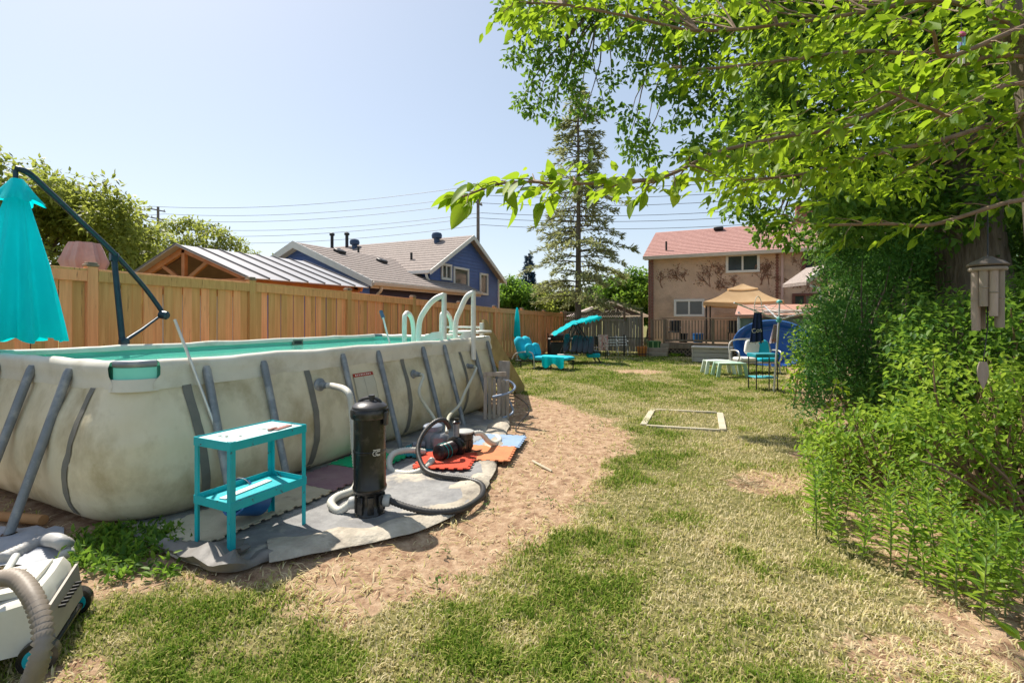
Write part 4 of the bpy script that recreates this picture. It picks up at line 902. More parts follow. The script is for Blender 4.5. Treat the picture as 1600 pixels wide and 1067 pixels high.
# ------------------------------------------------------------- stucco house
HY = 26.0; hx0 = -4.32; hx1 = 9.0
sh = thing('house', 'two storey tan stucco house with red shingle roof and dry vines', 'house', (0, HY, 0))
stucco = mat('tan_stucco', (.68,.49,.36), (.58,.41,.30), 2, .95, .9, 34, c3=(.36,.26,.20), c3scale=.7, c3pos=(.5,.75), bdist=.03)
brick = mat('red_brick', (.26,.11,.085), (.20,.08,.06), 6, .9, .4, 20, rand=.2); rroof = mat('red_shingle', (.44,.235,.20), (.34,.175,.15), 9, .9, .5, 14, c3=(.50,.30,.26), c3scale=10, c3pos=(.5,.7))
part('wall', MB().box(((hx0+hx1)/2, HY+3.75, 2.45), (hx1-hx0, 7.5, 4.9)), stucco, sh)
part('brick_pier', MB().box((hx0+.0, HY+.04, 2.43), (.26,.26,4.86)), mat('mortar', (.34,.28,.24), None, 6, .95), sh)
br = MB().box((0,0,0), (.13,.02,.062), .004).mesh('brick'); br.materials.append(brick)
for r_ in range(64):
    for c_ in range(2): inst('brick', br, sh, (hx0-.066+c_*.14*.95+(.0 if r_ % 2 else .0), HY-.095, .06+r_*.075), scale=(.62 if (r_+c_) % 2 else 1.05, 1, 1))
er = V(0,0,0)
for a, b in (((hx0-.35, HY-.45, 4.82), (hx1, HY-.45, 4.82)),): roof_slab(sh, 'roof', a, b, (hx1, HY+3.75, 6.75), (hx0-.35, HY+3.75, 6.75), rroof, rows_=18)
roof_slab(sh, 'roof', (hx1, HY+7.95, 4.82), (hx0-.35, HY+7.95, 4.82), (hx0-.35, HY+3.75, 6.75), (hx1, HY+3.75, 6.75), rroof, rows_=6)
part('fascia', MB().box(((hx0+hx1)/2-.17, HY-.47, 4.76), (hx1-hx0+.35,.03,.17)), cream_trim, sh); part('soffit', MB().box(((hx0+hx1)/2-.17, HY-.2, 4.70), (hx1-hx0+.3,.5,.02)), cream_trim, sh)
for x in (-1.2, .9): part('roof_vent', MB().box((x, HY+3.2, 6.62), (.5,.4,.16), .03), black_metal, sh)
part('vent_stack', MB().tube([V(-3.6, HY+.3, 5.2), V(-3.6, HY+.3, 5.65)], .05, 8), black_metal, sh)
chm = part('chimney', MB().box((3.0, HY+3.75, 7.0), (.9,.7,1.3), .01), brick, sh); part('chimney_cap', MB().box((3.0, HY+3.75, 7.69), (1.0,.8,.1), .01), stucco, chm)
def fw_(px, py): Z = HY/(ST*(px-800)/FPX+CT); return P(px, py, Z)
def hwin(pa, ta, pb_, tb, mu, fr=white_trim, fw=.12): 
    a = fw_(pa, tb); b = fw_(pb_, ta); window(sh, (a.x, HY-.002, a.z), (1,0,0), b.x-a.x, b.z-a.z, (0,-1,0), mu, fr, fw)
hwin(1136,397,1185,425,1); hwin(1055,469,1099,493,1)
hwin(1256,388,1290,421,1, mat('red_brown_frame', (.16,.06,.045), None, 4, .6)); hwin(1240,460,1275,478,1, MATS['red_brown_frame'])
dpx = fw_(1222,450).x; part('downspout', MB().tube([V(dpx,HY-.1,4.7), V(dpx,HY-.08,.1)], .06, 8), mat('pinkish_downspout', (.55,.38,.33), None, 4, .5), sh)
px_ = fw_(1218,450).x
for r_ in range(64): inst('brick', br, sh, (px_-.1, HY-.006, .06+r_*.075), scale=(1.1 if r_ % 2 else .8,1,1))
# dry vines on the stucco
def vine(cx, z0, w_, h, n, label, seed):
    r0 = random.Random(seed); o = thing('climbing_vine', label, 'vine', (cx, HY, 0), 'dry vines on the stucco wall'); mb = MB(); pts = []
    def grow(p, ang, L, r, dep):
        c = [p]
        for s in range(5):
            ang += r0.uniform(-.35,.35); q = c[-1]+V(math.cos(ang), 0, math.sin(ang))*L/5; q.y = HY-.012-.006*dep; c.append(q); pts.append(q)
        mb.tube(c, [r*(1-.12*s) for s in range(6)], 4)
        if dep < 2+(r0.random()<.35):
            for s in range(3): grow(c[r0.randint(2, 5)], ang+r0.uniform(-1.1,1.1), L*.62, r*.6, dep+1)
    for k in range(n): grow(V(cx+r0.uniform(-.4,.4)*w_, HY-.012, z0), math.pi/2+r0.uniform(-.9,.9), h*.55, .022, 0)
    part('stems', mb, mat('vine_stem', (.22,.12,.08), (.28,.16,.11), 5, .9), o)
    pp = np.array([list(pts[r0.randrange(len(pts))]) for _ in range(len(pts)*2//3)])+rng.normal(0, .08, (len(pts)*2//3, 3)); pp[:, 1] = HY-.03-np.abs(rng.normal(0,.02,len(pp)))
    me = leafmesh('leaves', pp, rdir(len(pp))*np.array([1,.3,1]), np.tile([0.,-1,0.], (len(pp),1))+rdir(len(pp))*.4, rng.uniform(.03,.075,len(pp)), .8, off=OFF[o]); me.materials.append(L_brown); l = bpy.data.objects.new('leaves', me); link(l, o)
for a, z, w_, h, n, lb, sd_ in ((1118,448,.8,1.3,3,'dry brown vine left of the upper white window',1),(1062,440,.8,1.0,2,'thin dry vine above the lower white window',2),(1198,445,1.0,1.2,3,'reddish dry vine left of the downspout',3),(1250,450,1.4,1.5,4,'dense reddish dry vine right of the downspout',4),(1140,455,.6,.9,2,'short dry vine just below the upper white window',5),(1032,450,.4,.8,1,'sparse dry vine beside the brick pier',6)):
    q = fw_(a, z); vine(q.x, q.z, w_, h, n, lb, sd_)
# neighbour porch roof at far right
po = thing('porch_roof', 'small white gable porch roof beside the stucco house', 'porch', tuple(W(1290,17)))
q0 = P(1260,440,17); q1 = P(1300,412,17); part('roof', MB().prism([q0, q1, q1+Fv*1.5, q0+Fv*1.5], (0,0,-.12)), shingle, po); part('bargeboard', MB().beam(q0-Fv*.03, q1-Fv*.03, .05, .14), white_trim, po)
part('wall', MB().box(W(1345,18,1.45), (1.6,1.2,2.9), rz=TH), stucco, po); part('downspout', MB().tube(cr([q0+V(.1,0,-.15), q0+V(.3,0,-.25), q0+V(.42,0,-.45), q0+V(.42,0,-2.4)], 4), .04, 8), white_trim, po)
# ------------------------------------------------------------- deck
dk = thing('deck', 'raised brown wooden deck with baluster railing below the stucco house', 'deck', (-1.5, 23.5, 0))
DX0, DX1, DY0, DZ = -3.15, 2.2, 22.0, .58
k = 0; y = DY0
while y < HY-.15: part('deck_board', MB().box(((DX0+DX1)/2, y+.07, DZ-.02), (DX1-DX0,.135,.035), .004), deckwood, dk); y += .145
part('rim_joist', MB().box(((DX0+DX1)/2, DY0-.02, DZ-.14), (DX1-DX0,.04,.2), .004), deckwood, dk); part('rim_joist', MB().box((DX0-.02, (DY0+HY)/2, DZ-.14), (.04,HY-DY0-.1,.2), .004), deckwood, dk)
part('under_deck_shade', MB().box(((DX0+DX1)/2, DY0+.05, .17), (DX1-DX0,.03,.3)), mat('dark_under_deck', (.05,.04,.03), None, 3, .9), dk)  # dark sheet behind the lattice, coloured as the shade below the deck
for k in range(30):
    for s in (1, -1): part('lattice_strip', MB().beam((DX0+k*.17, DY0+.01*s, .03), (DX0+k*.17+s*.3, DY0+.01*s, .33), .035, .012, up=(0,1,0)), deckwood, dk)
bal = MB().box((0,0,.42), (.038,.038,.84), .003).mesh('baluster'); bal.materials.append(deckwood)
for x in (DX0+.05, -1.12, .9, DX1-.05): part('post', MB().box((x, DY0+.05, DZ+.5), (.1,.1,1.06), .006), deckwood, dk)
part('top_rail', MB().box(((DX0+DX1)/2, DY0+.05, DZ+1.06), (DX1-DX0+.1,.15,.04), .006), deckwood, dk); part('bottom_rail', MB().box(((DX0+DX1)/2, DY0+.05, DZ+.1), (DX1-DX0,.05,.08), .006), deckwood, dk)
x = DX0+.2
while x < DX1-.1: inst('baluster', bal, dk, (x, DY0+.05, DZ+.14)); x += .125
part('top_rail', MB().box((DX0-.35, DY0+1.0, DZ+1.0), (.6,.12,.04), .006, rz=.1), deckwood, dk)
for k in range(5): inst('baluster', bal, dk, (DX0-.58+k*.12, DY0+1.0, DZ+.12))
for x in (DX0-.65, DX0-.02): part('post', MB().box((x, DY0+1.0, .8), (.1,.1,1.6), .006), deckwood, dk)
steps = thing('deck_steps', 'three pale wooden steps leading up to the deck', 'steps', tuple(G(1030,556)))
for k in range(3): part('step', MB().box((DX0-.32+.1*k, DY0-.45+.3*k, .09+.18*k), (1.15-.2*k,.42,.17), .01), mat('pale_step_wood', (.42,.34,.25), (.33,.26,.19), 3, .8, .2), steps)
for x, lb, col, r_ in ((-1.75,'blue plastic tub on the deck behind the balusters',blue_pl,.2),(-2.35,'dark planter pot on the deck behind the balusters',black_plastic,.16)):
    solo('tub', MB().lathe((x,DY0+.5,DZ), [(r_*.8,0),(r_,.02),(r_*1.1,.36),(r_*1.15,.36),(r_*1.15,.40),(r_,.40)], 16), col, lb, 'tub')
def dchair(x, y, lb):
    o = thing('patio_chair', lb, 'chair', (x,y,DZ)); 
    for a in (-.24,.24):
        for b in (-.22,.22): part('leg', MB().tube([V(x+a,y+b,DZ), V(x+a,y+b,DZ+.44)], .016, 6), black_metal, o)
    part('seat', MB().box((x,y,DZ+.45), (.52,.5,.05), .015), black_metal, o); part('backrest', MB().box((x,y+.25,DZ+.72), (.5,.04,.5), .015), black_metal, o)
    for a in (-.25,.25): part('armrest', MB().box((x+a,y,DZ+.65), (.04,.45,.03), .008), grey_metal, o)
dchair(-2.75, DY0+.7, 'black patio chair at the stair end of deck'); dchair(-.3, DY0+.8, 'black patio chair in front of white deck table')
dt = thing('patio_table', 'small white table on the deck under tan canopy', 'table', (.3,DY0+.9,DZ))
part('top', MB().box((.3,DY0+.9,DZ+.72), (.9,.7,.04), .01), white_trim, dt)
for a in (-.4,.4):
    for b in (-.3,.3): part('leg', MB().tube([V(.3+a,DY0+.9+b,DZ), V(.3+a,DY0+.9+b,DZ+.7)], .02, 6), white_trim, dt)
# tan canopy over the deck
cn = thing('canopy_gazebo', 'tan fabric two-tier canopy gazebo standing on the deck', 'gazebo', (-.1, 23.8, DZ)); tanf = mat('tan_canvas', (.62,.43,.24), (.54,.36,.19), 3, .85, .1, 20, transl=.35, tcol=(.7,.46,.24))
qa = P(1100,470,21.6); qb = P(1222,469,21.0); ccx, ccy = (qa.x+qb.x)/2, 23.9; hw = (qb.x-qa.x)/2*.98
def pyr(z0, w0, z1, w1, sag, n=10, nu=14):
    rows = []
    for j in range(n+1):
        t = j/n; ww = w0+(w1-w0)*t; zz = z0+(z1-z0)*t; r = []
        for sd2 in range(4):
            a0 = math.pi/4+sd2*math.pi/2; p = V(math.cos(a0), math.sin(a0), 0)*1.414; q_ = V(math.cos(a0+math.pi/2), math.sin(a0+math.pi/2), 0)*1.414
            for k in range(nu):
                f = k/nu; v = p.lerp(q_, f)*ww; r.append(V(ccx+v.x, ccy+v.y, zz-sag*math.sin(math.pi*f)*(1-t*.5)-sag*.8*math.sin(math.pi*t)))
        rows.append(r)
    return MB().grid(rows, closed=True)
part('canopy', pyr(2.36, hw, 2.90, hw*.36, .09), tanf, cn, ang=30); part('valance', pyr(2.20, hw*1.01, 2.36, hw, .09, 3), tanf, cn, ang=30); part('top_tier', pyr(2.94, hw*.40, 3.18, .03, .03), tanf, cn, ang=30)
for a in (-1, 1):
    for b in (-1, 1): part('post', MB().tube([V(ccx+a*hw*.93, ccy+b*hw*.93, DZ if ccy+b*hw < 25.9 else DZ), V(ccx+a*hw*.93, ccy+b*hw*.93, 2.3)], .035, 8), black_metal, cn)
# ------------------------------------------------------------- shed, kiddie pool, loveseat and the clothes line corner
s0 = W(1155,18.5); sd_ = thing('garden_shed', 'pale green garden shed with louvred gable and terracotta roof', 'shed', tuple(s0)); shm = mat('pale_green_panel', (.26,.33,.26), (.22,.28,.22), 3, .6, .1)
def sp(a, b, z): return s0+V(a, b, z)
part('wall', MB().box(sp(1.35,1.0,.82), (2.7,1.9,1.64), .01), shm, sd_)
for k in range(9): part('wall_rib', MB().box(sp(.05+.32*k,.04,.82), (.03,.03,1.62), .004), shm, sd_)
for k in range(6): part('louvre', MB().box(sp(1.75,.02,1.68+k*.05), (1.9,.06,.02), .003, M=Matrix.Rotation(.5,3,'X')), mat('pale_louvre', (.5,.48,.45), None, 3, .5), sd_)
part('roof', MB().prism([sp(-.15,-.15,1.72), sp(2.95,-.15,1.72), sp(2.85,1.0,2.12), sp(-.05,1.0,2.12)], (0,0,.06)), mat('terracotta_panel', (.50,.27,.20), (.42,.22,.16), 3, .7), sd_)
part('roof', MB().prism([sp(-.15,2.1,1.72), sp(2.95,2.1,1.72), sp(2.85,1.0,2.125), sp(-.05,1.0,2.125)], (0,0,.06)), MATS['terracotta_panel'], sd_)
part('corner_post', MB().box(sp(-.02,-.02,.95), (.08,.08,1.9), .005), white_trim, sd_)
kp = thing('paddling_pool', 'round blue plastic paddling pool stood on edge against the shed', 'paddling pool', tuple(G(1205,573)))
kc = W(1206,16.6,.78); Nn = V(-.12,-.97,.16).normalized(); Rk = Matrix((V(.99,-.12,0), V(.12*.16,.16,.97), Nn)).transposed()@Matrix.Diagonal((1.12,.75,1))
kbl = mat('royal_blue_plastic', (.012,.085,.40), (.016,.11,.48), 3, .4, .05)
part('basin', MB().lathe(kc, [(.86,-.22),(.92,-.05),(1.0,.0),(1.05,.01),(1.07,-.03),(1.09,-.03),(1.07,.04),(.99,.03),(.91,-.02),(.84,-.19),(.78,-.2),(.02,-.2)], 48, Rk), kbl, kp)
part('moulded_ring', MB().tube([kc+Rk@V(.70*math.cos(a), .70*math.sin(a), -.19) for a in np.linspace(0,2*math.pi,40)][:-1], .025, 6, closed=True), mat('lighter_blue_plastic', (.05,.18,.55), None, 3, .35), kp)
part('rim_edge', MB().tube([kc+Rk@V(1.07*math.cos(a), 1.07*math.sin(a), .03) for a in np.linspace(0,2*math.pi,56)][:-1], .03, 8, closed=True), MATS['lighter_blue_plastic'], kp)
# deck box
db = G(1112,567); bx = thing('deck_box', 'long pale grey resin storage box on the lawn before deck', 'storage box', tuple(db)); bxm = mat('pale_taupe_resin', (.47,.43,.39), (.42,.38,.34), 3, .55, .1)
for k in range(3): part('front_panel', MB().box(db+V(0,.3,.10+k*.175), (1.36,.6,.165), .012), bxm, bx)
part('lid', MB().box(db+V(0,.28,.565), (1.42,.68,.06), .025), mat('pale_lid', (.62,.57,.52), None, 3, .5), bx); part('latch', MB().box(db+V(0,-.04,.53), (.14,.03,.05), .008), greypr, bx)
for s in (-1, 1): part('corner_post', MB().box(db+V(s*.66,.02,.28), (.06,.06,.54), .01), bxm, bx)
# two stacked-looking plastic footstools
def stool(p, rz, m_top, lb):
    o = thing('plastic_stool', lb, 'stool', tuple(p)); R = Matrix.Rotation(rz,3,'Z')
    mb = MB(); rows = [[p+R@V(a*.36, b*.22, .40+.03*(1-a*a)*(1-b*b)) for a in np.linspace(-1,1,9)] for b in np.linspace(-1,1,7)]; part('top', mb.grid(rows, .03), m_top, o)
    for a in (-1,1):
        for b in (-1,1): part('leg', MB().beam(p+R@V(a*.33,b*.18,.40), p+R@V(a*.40,b*.22,.0), .10, .045, .01, up=R@V(0,1,0)), m_top, o)
    part('apron', MB().box(p+V(0,0,.36), (.64,.02,.07), .005, rz=rz), m_top, o)
stool(W(1122,14.3), .35, mat('pale_mint_plastic', (.62,.70,.62), None, 3, .45), 'pale plastic garden stool standing behind the green one'); stool(W(1140,13.6), .4, mat('green_white_plastic', (.30,.56,.40), (.55,.66,.56), 2.2, .4), 'green and white plastic garden stool on the lawn')
# loveseat
ls = G(1185,584); lv = thing('garden_loveseat', 'metal loveseat with turquoise seat pads before the blue pool', 'loveseat', tuple(ls)); whm = mat('pale_metal', (.55,.53,.50), (.45,.43,.40), 4, .4, metal=.3)
def lp_(a, b, z): return ls+u*a+Fv*b+V(0,0,z)
for s in (-.62, .62):
    part('arm_frame', MB().tube(cr([lp_(s,.5,.05), lp_(s,.5,.6), lp_(s,.3,.68), lp_(s,-.05,.66), lp_(s,-.12,.5), lp_(s,.0,.3), lp_(s,-.05,.02)], 6), .022, 8), whm, lv)
part('back_frame', MB().tube(cr([lp_(-.6,.45,.3), lp_(-.58,.58,.9), lp_(0,.62,1.0), lp_(.58,.58,.9), lp_(.6,.45,.3)], 6), .022, 8), whm, lv)
part('seat_frame', MB().box(lp_(0,.22,.33), (1.2,.6,.05), .01, rz=TH), whm, lv)
def cushion(nm, c, sx, sy, sz, R, m, par):
    mb = MB(); rows = []
    for j in range(11):
        v = -1+2*j/10; r = []
        for i in range(16):
            a = 2*math.pi*i/16; ca, sa = math.cos(a), math.sin(a); k = (1-abs(v)**4)**.5 if abs(v) < 1 else 0
            x = math.copysign(abs(ca)**.45, ca)*sx/2*(.25+.75*k); y = math.copysign(abs(sa)**.45, sa)*sy/2*(.25+.75*k); r.append(Vector(c)+R@V(x, y, v*sz/2))
        rows.append(r)
    mb.grid(rows, closed=True); mb.f.append(tuple(range(16))[::-1]); mb.f.append(tuple(len(mb.v)-16+i for i in range(16)))
    return part(nm, mb, m, par, ang=60)
RT = Matrix.Rotation(TH,3,'Z'); RB = RT@Matrix.Rotation(math.radians(72),3,'X')
cushion('seat_cushion', lp_(-.32,.2,.42), .56,.56,.14, RT, white_plastic, lv); cushion('seat_cushion', lp_(.28,.2,.42), .56,.56,.14, RT, teal_cush, lv)
cushion('back_cushion', lp_(.30,.47,.72), .52,.55,.15, RB, teal_cush, lv)
pw = thing('throw_pillow', 'white square pillow resting on the loveseat', 'pillow', tuple(lp_(-.02,.40,.66))); cushion('cover', lp_(-.02,.36,.74), .44,.46,.14, RT@Matrix.Rotation(.3,3,'Y')@Matrix.Rotation(math.radians(75),3,'X'), mat('white_cotton', (.74,.73,.70), (.66,.65,.62), 6, .9, .2), pw)
# small teal bar cart
tb = W(1192,11.1); bc = thing('side_cart', 'dark metal two-tier side cart with teal trays by the clothes line', 'side cart', tuple(tb)); tealt = mat('teal_tray', (.01,.22,.28), (.015,.27,.33), 4, .5, .1)
def bp2(a, b, z): return tb+u*a+Fv*b+V(0,0,z)
for a in (-.24,.24):
    for b in (-.18,.18): part('leg', MB().tube([bp2(a,b,0), bp2(a,b,.84)], .013, 8), black_metal, bc)
part('top_tray', MB().box(bp2(0,0,.80), (.54,.42,.09), .01, rz=TH), tealt, bc); part('lower_tray', MB().box(bp2(0,0,.30), (.50,.38,.03), .006, rz=TH), mat('light_teal_tray', (.05,.36,.42), None, 4, .5), bc)
for a in (-.1,.05): part('upright', MB().tube([bp2(a,-.18,.31), bp2(a,-.18,.77)], .008, 6), black_metal, bc)
# rotary clothes line
cl = W(1209,10.8); rl = thing('clothes_line', 'rotary clothes line with white arms and teal hub', 'clothes line', tuple(cl)); hb = P(1217,500,10.8); tp = P(1218,472,10.8); tealp = mat('teal_hub_plastic', (.10,.42,.40), None, 4, .4)
part('pole', MB().tube([cl, hb], .024, 10), alu, rl); part('mast', MB().tube([hb, tp], .018, 10), alu, rl)
part('hub', MB().lathe(hb-V(0,0,.06), [(.03,0),(.055,.03),(.055,.09),(.03,.13)], 12), tealp, rl); part('top_cap', MB().lathe(tp-V(0,0,.03), [(.02,0),(.06,.02),(.06,.05),(.03,.08)], 12), tealp, rl)
ends = [P(1147,473,10.2), P(1272,484,10.5), hb+Fv*1.2+u*.3+V(0,0,.35), hb-Fv*-1.0-u*.5+V(0,0,.34)]
for e in ends[:3]: part('arm', MB().tube([hb, e], .016, 8), alu, rl); part('stay', MB().tube([tp, hb.lerp(e, .6)], .006, 6), alu, rl)
for f in (.35,.55,.75,.97):
    q = [hb.lerp(e, f) for e in ends[:3]]
    for i in range(3): part('line', MB().tube([q[i-1].lerp(q[i], t)-V(0,0,.05*4*t*(1-t)) for t in np.linspace(0,1,7)], .0035, 4), white_plastic, rl)
# towels on the line
def cloth(nm, top, dx, L, wtop, wbot, m, folds, par=None):
    rows = []; 
    for j in range(15):
        t = j/14; ww = wtop+(wbot-wtop)*t; r = []
        for i in range(19):
            f = i/18-.5; r.append(top+u*(f*ww+dx*t)+Fv*(.035*math.sin(f*folds+1.2)*(.4+t))+V(0,0,-L*t+.02*math.sin(f*folds)*t-.0))
        rows.append(r)
    return part(nm, MB().grid(rows, .006), m, par, ang=70)
tw = thing('beach_towel', 'navy beach towel with white stripes and lettering on the line', 'towel', tuple(P(1185,490,10.5))); navy = mat('navy_towel', (.018,.035,.11), (.025,.05,.15), 5, .95, .3, 60)
tt = P(1184,488,10.38); cloth('cloth', tt, -.03, .66, .17, .33, navy, 16, tw)
def tstripe(x0, x1, t0, t1, nm='stripe'):
    rows = []
    for t in np.linspace(t0, t1, 12):
        ww = .17+.16*t; r = []
        for f in np.linspace(x0, x1, 4): r.append(tt+u*(f*ww-.03*t)+Fv*(.035*math.sin(f*16+1.2)*(.4+t)-.006)+V(0,0,-.66*t+.02*math.sin(f*16)*t))
        rows.append(r)
    part(nm, MB().grid(rows), whitepr, tw)
tstripe(-.5,-.41,.02,.98); tstripe(-.03,.05,.02,.98); tstripe(-.5,.5,.955,.985)
cu = bpy.data.curves.new('lettering', 'FONT'); cu.body = 'Cos'; cu.size = .135; cu.extrude = .001; tob = bpy.data.objects.new('lettering_tmp', cu); link(tob)
dg = bpy.context.evaluated_depsgraph_get(); tm = bpy.data.meshes.new_from_object(tob.evaluated_get(dg)); bpy.data.objects.remove(tob)
RLm = Matrix((u, V(0,0,1), -Fv)).transposed(); mb = MB(); mb.v = [tuple(tt+u*(-.15)+V(0,0,-.45)-Fv*.055+RLm@Matrix.Rotation(.18,3,'Z')@Vector(v.co)) for v in tm.vertices]; mb.f = [tuple(p.vertices) for p in tm.polygons]; part('lettering', mb, whitepr, tw)
# white hoop hanger above and a patterned cloth
hg = thing('sock_hanger', 'white plastic hanger clipped above the navy towel', 'hanger', tuple(P(1184,470,10.3)))
part('hook', MB().tube(cr([P(1178,488,10.3), P(1180,470,10.3), P(1184,463,10.3), P(1189,470,10.3), P(1191,488,10.3)], 6), .008, 6), white_plastic, hg)
for k in range(4): part('bar', MB().tube([P(1177,476+k*4,10.3), P(1194,476+k*4,10.3)], .007, 6), white_plastic, hg)
pat = thing('dish_cloth', 'small patterned pink and white cloth hanging beside the pole', 'cloth', tuple(P(1210,505,10.7))); tt2 = P(1211,507,10.65)
cloth('cloth', tt2, -.06, .40, .07, .13, mat('patterned_cloth', (.60,.50,.50), (.26,.22,.28), 26, .95, c3=(.62,.25,.25), c3scale=9, c3pos=(.58,.62)), 20, pat)
# ------------------------------------------------------------- far lawn furniture
ch = G(838,577); cz = thing('double_chaise', 'turquoise cushioned double chaise longue on the lawn by fence', 'chaise longue', tuple(ch))
u2 = Matrix.Rotation(-.55,3,'Z')@u; F2 = Matrix.Rotation(-.55,3,'Z')@Fv; RTO = RT; RT = Matrix.Rotation(TH-.55,3,'Z')
def cp_(a, b, z): return ch+u2*a+F2*b+V(0,0,z)
for b in (-.05, .75): part('side_rail', MB().tube([cp_(-.75,b,.26), cp_(1.0,b,.26)], .022, 8), black_metal, cz)
for a in (-.55,.55,.95):
    for b in (-.05,.75): part('leg', MB().tube([cp_(a,b,.27), cp_(a,b,0)], .02, 8), black_metal, cz)
part('arm', MB().tube(cr([cp_(-.85,-.1,.30), cp_(-.72,-.1,.48), cp_(-.4,-.1,.55), cp_(-.08,-.1,.50), cp_(-.02,-.1,.02)], 6), .022, 8), whm, cz)
for b in (.12,.55):
    cushion('seat_cushion', cp_(.38,b,.36), 1.35,.46,.15, RT, teal_cush, cz); cushion('back_cushion', cp_(-.62,b,.66), .22,.48,.80, RT@Matrix.Rotation(-.38,3,'Y'), teal_cush, cz)
    cushion('head_pillow', cp_(-.28,b-.05,.60), .16,.40,.46, RT@Matrix.Rotation(-.3,3,'Y'), teal_cush, cz)
rows = [[cp_(.3+.75*f, -.17-.02*math.sin(f*17), .44-.36*t*(.8+.2*math.sin(f*9))) for f in np.linspace(0,1,14)] for t in np.linspace(0,1,6)]; part('throw_cover', MB().grid(rows, .01), teal_fab, cz, ang=70)
RT = RTO
# swing lounger
sw = G(905,567); sg = thing('swing_seat', 'garden swing seat with tilted turquoise canopy and black padded seat', 'garden swing', tuple(sw))
def wp(a, b, z): return sw+u*a+Fv*b+V(0,0,z)
for b in (-.3, .9):
    part('leg', MB().tube([wp(-.75,b,0), wp(-.1,b,1.45)], .026, 8), black_metal, sg); part('leg', MB().tube([wp(.75,b,0), wp(-.1,b,1.45)], .026, 8), black_metal, sg)
    part('hanger', MB().tube([wp(-.1,b,1.45), wp(.2,b,.52)], .012, 6), black_metal, sg)
part('top_bar', MB().tube([wp(-.1,-.35,1.46), wp(-.1,.95,1.46)], .026, 8), black_metal, sg)
def sheet(nm, p, m, par, th=.012, sag=.05):
    a, b, c, d = p; rows = [[a.lerp(b, i/10).lerp(d.lerp(c, i/10), j/8)-V(0,0,sag*math.sin(math.pi*i/10)*math.sin(math.pi*j/8)+.02*math.sin(i*1.9+j)) for i in range(11)] for j in range(9)]; return part(nm, MB().grid(rows, th), m, par, ang=70)
sheet('canopy', [wp(-.25,-.4,1.42), wp(.72,-.4,1.72), wp(.72,1.0,1.76), wp(-.25,1.0,1.5)], teal_fab, sg); sheet('canopy_flap', [wp(-.95,-.4,1.02), wp(-.22,-.4,1.46), wp(-.22,1.0,1.5), wp(-.95,1.0,1.06)], teal_fab, sg)
rows = [[wp(.15+.60*f, -.42, 1.56+.16*f-.11*t*(1+.35*math.sin(f*25))) for f in np.linspace(0,1,22)] for t in (0,.5,1)]; part('canopy_fringe', MB().grid(rows, .006), teal_fab, sg)
pad = mat('black_padded_vinyl', (.022,.026,.034), (.035,.04,.05), 4, .45, .1)
RS = Matrix.Rotation(TH-.25,3,'Z')@Matrix.Rotation(math.radians(48),3,'X')
for k in range(4): cushion('seat_pad', wp(-.20+.19*k,-.30-.03*k,.72-.015*k), .21,.80,.13, RS, pad, sg)
cushion('back_pad', wp(-.48,-.15,.74), .22,.85,.16, RS, pad, sg)
part('seat_frame', MB().box(wp(.2,.2,.42), (1.1,1.1,.05), .01, rz=TH), black_metal, sg); part('tray', MB().box(wp(-.45,-.35,.33), (.75,.3,.03), .006, rz=TH), mat('pale_tray', (.5,.48,.45), None, 4, .5), sg)
part('footrest', MB().box(wp(.48,-.2,.30), (.45,.4,.16), .03, rz=TH), teal_cush, sg)
# barbecue and chair with towel, white chairs, black iron fence
bq = W(870,20.0); bb = thing('barbecue', 'dark covered barbecue with pale side shelf behind the swing seat', 'barbecue', tuple(bq))
for a in (-.3,.3):
    for b in (-.2,.2): part('leg', MB().tube([bq+u*a+Fv*b, bq+u*a+Fv*b+V(0,0,.75)], .02, 6), black_metal, bb)
part('hood', MB().lathe(bq+V(0,0,.72), [(.28,0),(.32,.08),(.30,.24),(.18,.34),(.03,.38)], 16), black_metal, bb); part('side_shelf', MB().box(bq+u*.2+V(0,0,.80), (1.1,.35,.03), .006, rz=TH), whm, bb); part('cabinet', MB().box(bq+V(0,0,.4), (.55,.4,.5), .02, rz=TH), black_metal, bb)
gc = W(938,19.6); cc = thing('garden_chair', 'dark garden chair draped with towel behind the swing', 'chair', tuple(gc))
for a in (-.25,.25):
    for b in (-.25,.25): part('leg', MB().tube([gc+u*a+Fv*b, gc+u*a+Fv*b+V(0,0,.45 if b > 0 else .95)], .016, 6), black_metal, cc)
part('seat', MB().box(gc+V(0,0,.45), (.52,.52,.04), .01, rz=TH), black_metal, cc); part('backrest', MB().box(gc-Fv*.25+V(0,0,.76), (.5,.03,.36), .01, rz=TH), black_metal, cc)
tw2 = thing('towel', 'red checked white towel hung over the dark garden chair', 'towel', tuple(gc)); chk = mat('checked_towel', (.70,.60,.58), (.52,.16,.17), 16, .95)
cloth('cloth', gc+u*.05-Fv*.29+V(0,0,.985), .02, .62, .40, .36, chk, 9, tw2)
def foldchair(p, lb):
    o = thing('garden_chair', lb, 'chair', tuple(p))
    for s in (-.22,.22):
        part('leg', MB().tube([p+u*(s-.0)-Fv*.25, p+u*s+Fv*.1+V(0,0,.45), p+u*s+Fv*.28+V(0,0,.85)], .018, 6), white_plastic, o); part('leg', MB().tube([p+u*s+Fv*.3, p+u*s-Fv*.2+V(0,0,.45)], .018, 6), white_plastic, o); part('armrest', MB().tube([p+u*s-Fv*.22+V(0,0,.6), p+u*s+Fv*.2+V(0,0,.65)], .018, 6), white_plastic, o)
    for k in range(4): part('seat_strap', MB().box(p-Fv*(.15-.1*k)+V(0,0,.43), (.44,.06,.012), .003, rz=TH), white_plastic, o)
    for k in range(3): part('back_strap', MB().box(p+Fv*(.13+.05*k)+V(0,0,.55+.11*k), (.44,.012,.06), .003, rz=TH), white_plastic, o)
